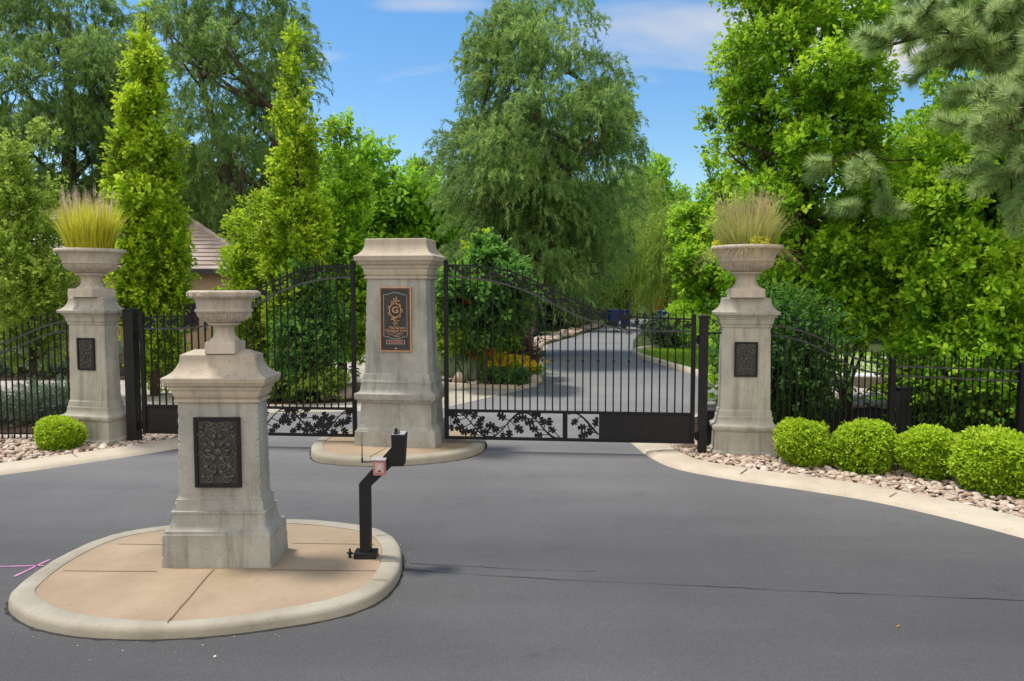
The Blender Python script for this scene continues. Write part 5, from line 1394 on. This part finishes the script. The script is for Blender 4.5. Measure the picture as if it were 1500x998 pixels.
# bed behind the right gate
SG = 'sage clumps behind the right gate'
for i, (x, y, h, lb) in enumerate(((-1.35, 19.0, .95, 'tall grey-green sage clump right beside the sign pillar'), (-1.05, 18.5, .7, 'shorter grey-green sage clump in front of the tall one'), (-.45, 18.9, .75, 'grey-green sage clump behind the thin garden tree trunk'))):
    o = empty('sage_clump', (x, y, 0)); tag(o, lb, 'plant', SG)
    me, _ = blades('blades', np.random.default_rng(520 + i), 600, .3, h, .4, .15, .02, 5, (.5, .25)); link_mesh('blades', me, M['sage'], o)
low_shrub('garden_shrub', 'lime green shrub at the left end of the flower bed', (-1.2, 19.9, 0), .5, 1.55, 420, .12, 'oak_lime', 523, None, T_OVA, base=.65)
low_shrub('garden_shrub', 'red-leafed small shrub beside the willow trunk behind the right gate', (-.1, 20.6, 0), .55, .95, 420, .12, 'purple', 524, None, T_OVA, base=.6)
low_shrub('groundcover_plant', 'dark green creeping plant along the kerb under the yellow flowers', (-.05, 18.05, 0), .75, .28, 700, .06, 'oak_deep', 525, None, T_OVA, lobes=14)
def flower_patch(name, label, loc, rx, h, n, mat, seed, leafmat='oak_green'):
    rg = np.random.default_rng(seed); root = empty(name, loc); tag(root, label, 'flowers')
    lob = np.array([(rx * rg.uniform(-1, 1), rx * .45 * rg.uniform(-1, 1), h * rg.uniform(.25, .5), h * rg.uniform(.2, .4)) for _ in range(14)])
    me = crown_leaves('foliage', rg, lob, 420, 8, .14, .09, T_DIA, up=.7, base=.5, amp=.2, zmin=.01); link_mesh('foliage', me, M[leafmat], root)
    hd = rg.normal(0, .45, (14, 2)); ci = rg.integers(0, 14, n)
    c = np.stack([rx * (hd[ci, 0] * 1.3 + rg.normal(0, .22, n)), rx * .6 * (hd[ci, 1] + rg.normal(0, .3, n)), h * (.55 + .4 * rg.random(14)[ci] + rg.normal(0, .08, n))], 1)
    k = 7; I = np.repeat(np.arange(n), k); a = np.tile(np.arange(k) * 2 * PI / k, n); tilt = unit(rg.normal(0, .35, (n, 3)) + np.array([0, -.5, .8]))
    e1 = unit(np.cross(tilt, np.array([1., 0, .2]))); e2 = np.cross(tilt, e1)
    ax = e1[I] * np.cos(a)[:, None] + e2[I] * np.sin(a)[:, None]
    me = leaf_cloud('blossoms', c[I], ax, tilt[I], np.full(len(I), .07), rg.random(len(I)), T_DIA); link_mesh('blossoms', me, M[mat], root)
flower_patch('flower_clump', 'wide patch of yellow daisies behind the right gate', (.0, 18.55, 0), .66, .66, 520, 'yellow_flower', 530)
flower_patch('flower_clump', 'small orange-yellow flower clump left of the wide yellow patch', (-.62, 18.7, 0), .2, .88, 110, 'orange_flower', 531)
rg = np.random.default_rng(532)
o = empty('red_blossom', (-1.02, 16.9, 2.05)); tag(o, 'single red blossom on the small dark tree beside the sign pillar', 'flower')
me = leaf_cloud('petals', rg.normal(0, .03, (40, 3)), rand_unit(rg, 40), rand_unit(rg, 40), np.full(40, .09), rg.random(40), T_OVA); link_mesh('petals', me, M['red_flower'], o)
# boulders
V0, F0 = ico(3)
def boulder(label, loc, s, seed, t=.35):
    rg = np.random.default_rng(seed); fr = rg.normal(0, 1.7, (9, 3)); ph = rg.uniform(0, 6, 9)
    V = V0 * (1 + .06 * np.sin(V0 @ fr.T + ph).sum(1))[:, None] * np.array(s)
    me = np_mesh('boulder', V, F0, np.full(len(V), t), True); o = link_mesh('boulder', me, M['rock'], None, loc, rg.uniform(0, 3)); tag(o, label, 'rock', 'garden boulders')
boulder('pale boulder at the right tip of the flower bed', (.55, 18.15, .12), (.22, .17, .15), 1, .7)
boulder('tan boulder beside the sage clump near the sign pillar', (-1.3, 18.2, .12), (.24, .18, .18), 2, .45)
boulder('pinkish boulder in the bed behind the left gate', (-3.55, 15.85, .1), (.22, .16, .16), 3, .6)
boulder('brown boulder under the left gate next to the post', (-5.05, 11.75, .06), (.14, .11, .10), 4, .3)
boulder('tan boulder beneath the right gate corner', (2.5, 10.62, .08), (.12, .1, .09), 5, .55)
# lawn blades
rg = np.random.default_rng(540); n = 26000
xs = rg.uniform(4.4, 12, n); ys = rg.uniform(19.4, 29, n)
k = in_poly([(4.52, 26), (5.1, 20.6), (5.8, 19.4), (12, 21.1), (12, 28.6), (6, 29.2), (4.85, 28.2)], xs, ys); xs, ys = xs[k], ys[k]; n = len(xs)
me = leaf_cloud('grass', np.stack([xs, ys, np.full(n, .014)], 1), unit(rg.normal(0, .35, (n, 3)) + np.array([0, 0, 1.])), rand_unit(rg, n), rg.uniform(.06, .12, n), rg.random(n), T_NAR)
o = link_mesh('grass', me, M['grass']); tag(o, kind='stuff')
LG = 'shrubs behind the far lawn'
for i, (x, y, r, h, mt, lb, T_) in enumerate(((6.0, 29.6, .75, .95, 'dark_green', 'dark mounded shrub at the left tip of the far lawn', T_DIA), (7.0, 29.2, .7, 1.15, 'bg_green', 'upright grassy green shrub on the far lawn edge', T_NAR), (7.5, 27.0, .62, .8, 'oak_lime', 'yellow-topped round shrub on the far lawn', T_OVA), (8.4, 28.2, .8, 1.3, 'oak_green', 'bright leafy shrub at the right of the far lawn', T_OVA), (6.9, 24.6, .5, .5, 'oak_deep', 'small dark shrub in the middle of the far lawn', T_OVA), (5.9, 17.3, .6, 1.2, 'oak_lime', 'lime green shrub between the right post and the right pillar', T_OVA), (4.95, 15.4, .5, 1.3, 'oak_green', 'leafy green shrub between the gate post and the right pillar', T_OVA))):
    low_shrub('garden_shrub', lb, (x, y, 0), r, h, 520, .13, mt, 550 + i, LG, T_, base=.55)
# undergrowth right of the pillar, behind the fence
low_shrub('evergreen_shrub', 'very dark evergreen mass at the foot of the tall right oak', (4.35, 12.2, 0), .45, 2.0, 2000, .08, 'oak_deep', 560, None, T_OVA, base=.25, lobes=22)
low_shrub('evergreen_shrub', 'deep green hedge shrub behind the first straight run of right fence', (6.98, 12.05, 0), .55, 1.35, 1500, .10, 'oak_green', 561, 'hedge shrubs behind the right fence', T_OVA, base=.5, lobes=20)
low_shrub('evergreen_shrub', 'deep green hedge shrub behind the right fence at the photo edge', (8.15, 11.4, 0), .75, 1.5, 2000, .10, 'oak_green', 562, 'hedge shrubs behind the right fence', T_OVA, base=.5, lobes=26)
low_shrub('evergreen_shrub', 'deep green hedge shrub between its two neighbours under the dense bright oak', (7.6, 12.3, 0), .7, 1.7, 1800, .10, 'oak_green', 565, 'hedge shrubs behind the right fence', T_OVA, base=.42, lobes=26)
low_shrub('garden_shrub', 'small lime plant behind the arched right fence', (4.9, 12.9, 0), .3, .8, 220, .10, 'oak_lime', 563, None, T_OVA)
# multi-stemmed young tree seen through the arched fence
rg = np.random.default_rng(570)
lobY = prof_lobes(rg, [(1.45, .5), (1.9, .8), (2.6, .85), (3.4, .3)], 34, .3, .3)
me = crown_leaves('crown', rg, lobY, 1300, 10, .26, .11, T_OVA, up=.2, base=.62, amp=.2)
make_tree('multi_stem_tree', 'small tree of several thin stems seen through the arched right fence', 'tree', (6.1, 13.6, 0), me, M['oak_green'],
          trunk_mesh(rg, [([(.02 * i, 0, -.05), (.1 * (i - 2), .05 * i, .7), (.22 * (i - 2), .05, 1.5), (.3 * (i - 2), .1, 2.3)], [.03, .026, .02, .01]) for i in range(5)], lobY, 12, .014), M['bark'])
ub = empty('utility_box', (6.15, 11.75, 0)); tag(ub, 'dark grey-green utility box just right of the fence post at the arch end', 'utility box')
MB().box((0, 0, .38), (.2, .22, .76)).build('cabinet', M['opbox'], ub, bevel=.01)
MB().box((0, 0, .775), (.24, .26, .03)).build('lid', M['opbox'], ub, bevel=.006)
wl = empty('low_wall', (9.2, 16.6, 0), -.12); tag(wl, 'low grey retaining kerb wall between white gravel and pale drive, seen through the arched fence', 'wall')
MB().box((0, 0, .16), (7, .22, .32)).build('wall', M['drive'], wl, bevel=.01); MB().box((0, 0, .345), (7.06, .28, .05)).build('coping', M['drive'], wl, bevel=.008)


# ================================================================== FAR BINS AND SIGN
def wheelie_bin(label, loc, rz):
    b = empty('wheeled_bin', loc, rz); tag(b, label, 'bin', 'blue bins beside the far road')
    MB().box((0, 0, .52), (.5, .56, .92), None, 1.16).build('body', M['bin'], b, bevel=.02)
    m = MB(); m.box((0, -.01, 1.01), (.62, .7, .06)); m.box((0, .0, 1.05), (.54, .6, .04), None, .8); m.build('lid', M['bin'], b, bevel=.01)
    for s in (-1, 1):
        m = MB(); m.lathe([(.03, -.03), (.1, -.03), (.11, 0), (.1, .03), (.03, .03)], 14, None, Matrix.Translation((s * .27, .24, .11)) @ Matrix.Rotation(PI / 2, 4, 'Y')); m.build('wheel', M['black'], b)
    m = MB(); m.tube([(-.22, .36, .98), (-.22, .42, 1.0), (.22, .42, 1.0), (.22, .36, .98)], .016, 6); m.build('handle', M['bin'], b)
wheelie_bin('blue bin at the left of the pair on the far road', (6.35, 47.0, 0), .2)
wheelie_bin('blue bin standing close to its neighbour on the far road', (7.15, 47.4, 0), -.2)
wheelie_bin('lone blue bin right of the pair on the far road, below the orange sign', (9.3, 46.0, 0), .1)
so = empty('warning_sign', (10.0, 50.0, 0)); tag(so, 'small orange sign board on a post by the far road', 'sign')
MB().box((0, -.03, 1.35), (1.0, .03, .8)).build('board', M['orange'], so, bevel=.02)
m = MB(); m.box((-.35, 0, .7), (.05, .05, 1.4)); m.build('leg', M['iron'], so)
m = MB(); m.box((.35, 0, .7), (.05, .05, 1.4)); m.build('leg', M['iron'], so)

# ================================================================== HOUSE
M['tile'] = mat_noise('roof_tile', (.27, .215, .18), (.43, .365, .325), 1.3, .9, .2, 0, 9, .3, .02)
def roof_courses(mb, e0, e1, r0, r1, n, th=.06, lip=.05):
    """stepped tile courses between the eave line e0-e1 and the ridge line r0-r1"""
    e0, e1, r0, r1 = map(Vector, (e0, e1, r0, r1)); nrm = (e1 - e0).cross(r0 - e0).normalized()
    if nrm.z < 0: nrm = -nrm
    for i in range(n):
        t0, t1 = i / n, (i + 1) / n + .004
        a, b = e0.lerp(r0, t0), e1.lerp(r1, t0); c, d = e1.lerp(r1, min(1, t1)), e0.lerp(r0, min(1, t1))
        q = nrm * th
        vs = [a + q, b + q, c + nrm * .008, d + nrm * .008, a, b, c - nrm * .02, d - nrm * .02]
        mb.add(vs, [(0, 1, 2, 3), (0, 4, 5, 1), (1, 5, 6, 2), (3, 2, 6, 7), (0, 3, 7, 4), (4, 7, 6, 5)])
def hip_house(label, x0, x1, y0, y1, eave, ridge, seed, doors=(), windows=()):
    h = empty('house', (x0, y0, 0)); tag(h, label, 'house', 'houses behind the left gate')
    W, Dp = x1 - x0, y1 - y0; ov = .5
    MB().box((W / 2, Dp / 2, eave / 2), (W, Dp, eave)).build('wall', M['wall'], h)
    hy = Dp / 2 + ov
    E = [(-ov, -ov, eave), (W + ov, -ov, eave), (W + ov, Dp + ov, eave), (-ov, Dp + ov, eave)]
    R0 = (-ov + hy, Dp / 2, ridge); R1 = (W + ov - hy, Dp / 2, ridge)
    m = MB(); n = 15
    roof_courses(m, E[0], E[1], R0, R1, n); roof_courses(m, E[2], E[3], R1, R0, n)
    roof_courses(m, E[1], E[2], R1, R1, n); roof_courses(m, E[3], E[0], R0, R0, n)
    rf = m.build('roof', M['tile'], h)
    m = MB()
    for a, b in ((R0, R1), (R1, E[1]), (R0, E[0]), (R1, E[2]), (R0, E[3])):
        a_v, b_v = Vector(a), Vector(b); m.tube([a_v.lerp(b_v, t / 12) + Vector((0, 0, .06)) for t in range(13)], [.11 + .02 * (t % 2) for t in range(13)], 6)
    m.build('ridge_tiles', M['tile'], rf)
    m = MB(); m.box((W / 2, -ov - .05, eave - .06), (W + 2 * ov, .12, .18)); m.box((W + ov + .05, Dp / 2, eave - .06), (.12, Dp + 2 * ov, .18)); m.build('gutter', M['fascia'], h)
    MB().box((W / 2, Dp / 2, eave - .06), (W + 2 * ov - .02, Dp + 2 * ov - .02, .06)).build('soffit', M['wall'], h)
    for (dx, dw, dh) in doors:
        d = MB().box((dx, -.02, dh / 2), (dw, .1, dh)).build('garage_door', M['garage'], h)
        m = MB()
        for k in range(1, 4): m.box((dx, -.075, dh * k / 4), (dw - .1, .016, .04))
        m.build('panel_rail', M['fascia'], d)
    for (wx, wz, ww, wh) in windows:
        f = MB(); rect_frame(f, ww, wh, .08, -.07, .02, wz, wx); f = f.build('window', M['fascia'], h)
        MB().box((wx, -.02, wz), (ww - .16, .03, wh - .16)).build('pane', M['black'], f)
    return h
hip_house('tan house with a pinkish tiled hip roof between the oaks on the left', -26.5, -9.3, 27.0, 36.0, 3.0, 5.45, 1, (), [(4, 1.6, 1.6, 1.3), (9, 1.6, 1.6, 1.3), (14.5, 1.6, 1.4, 1.3)])
hip_house('wing with a dark garage door and tiled roof left of the sign pillar', -9.9, -5.5, 29.5, 36.5, 2.95, 4.6, 2, [(2.2, 3.0, 2.2)], ())

# ================================================================== SMALL LITTER ON THE ROAD
rg = np.random.default_rng(700)
for i, (x, y, lb) in enumerate(((2.62, 4.98, 'tiny orange leaf lying on the asphalt at lower right'), (-1.86, 4.56, 'tiny pale pebble in front of the island kerb joint'), (-3.9, 4.93, 'tiny white pebble left of the front island'))):
    if i == 0:
        me = leaf_cloud('fallen_leaf', np.array([[0, 0, 0.004]]), np.array([[1., .3, .05]]), np.array([[0, 0, 1.]]), np.array([.035]), np.array([.7]), T_OAK)
        o = link_mesh('fallen_leaf', me, M['orange_flower'], None, (x, y, .006)); tag(o, lb, 'leaf')
    else:
        me = np_mesh('pebble', V0 * np.array([.011, .008, .006]) * (1 + .08 * np.sin(V0 @ rg.normal(0, 2, 3)))[:, None], F0, np.full(len(V0), 1.), True)
        o = link_mesh('pebble', me, M['rock'], None, (x, y, .010)); tag(o, lb, 'pebble', 'stray pebbles on the road')
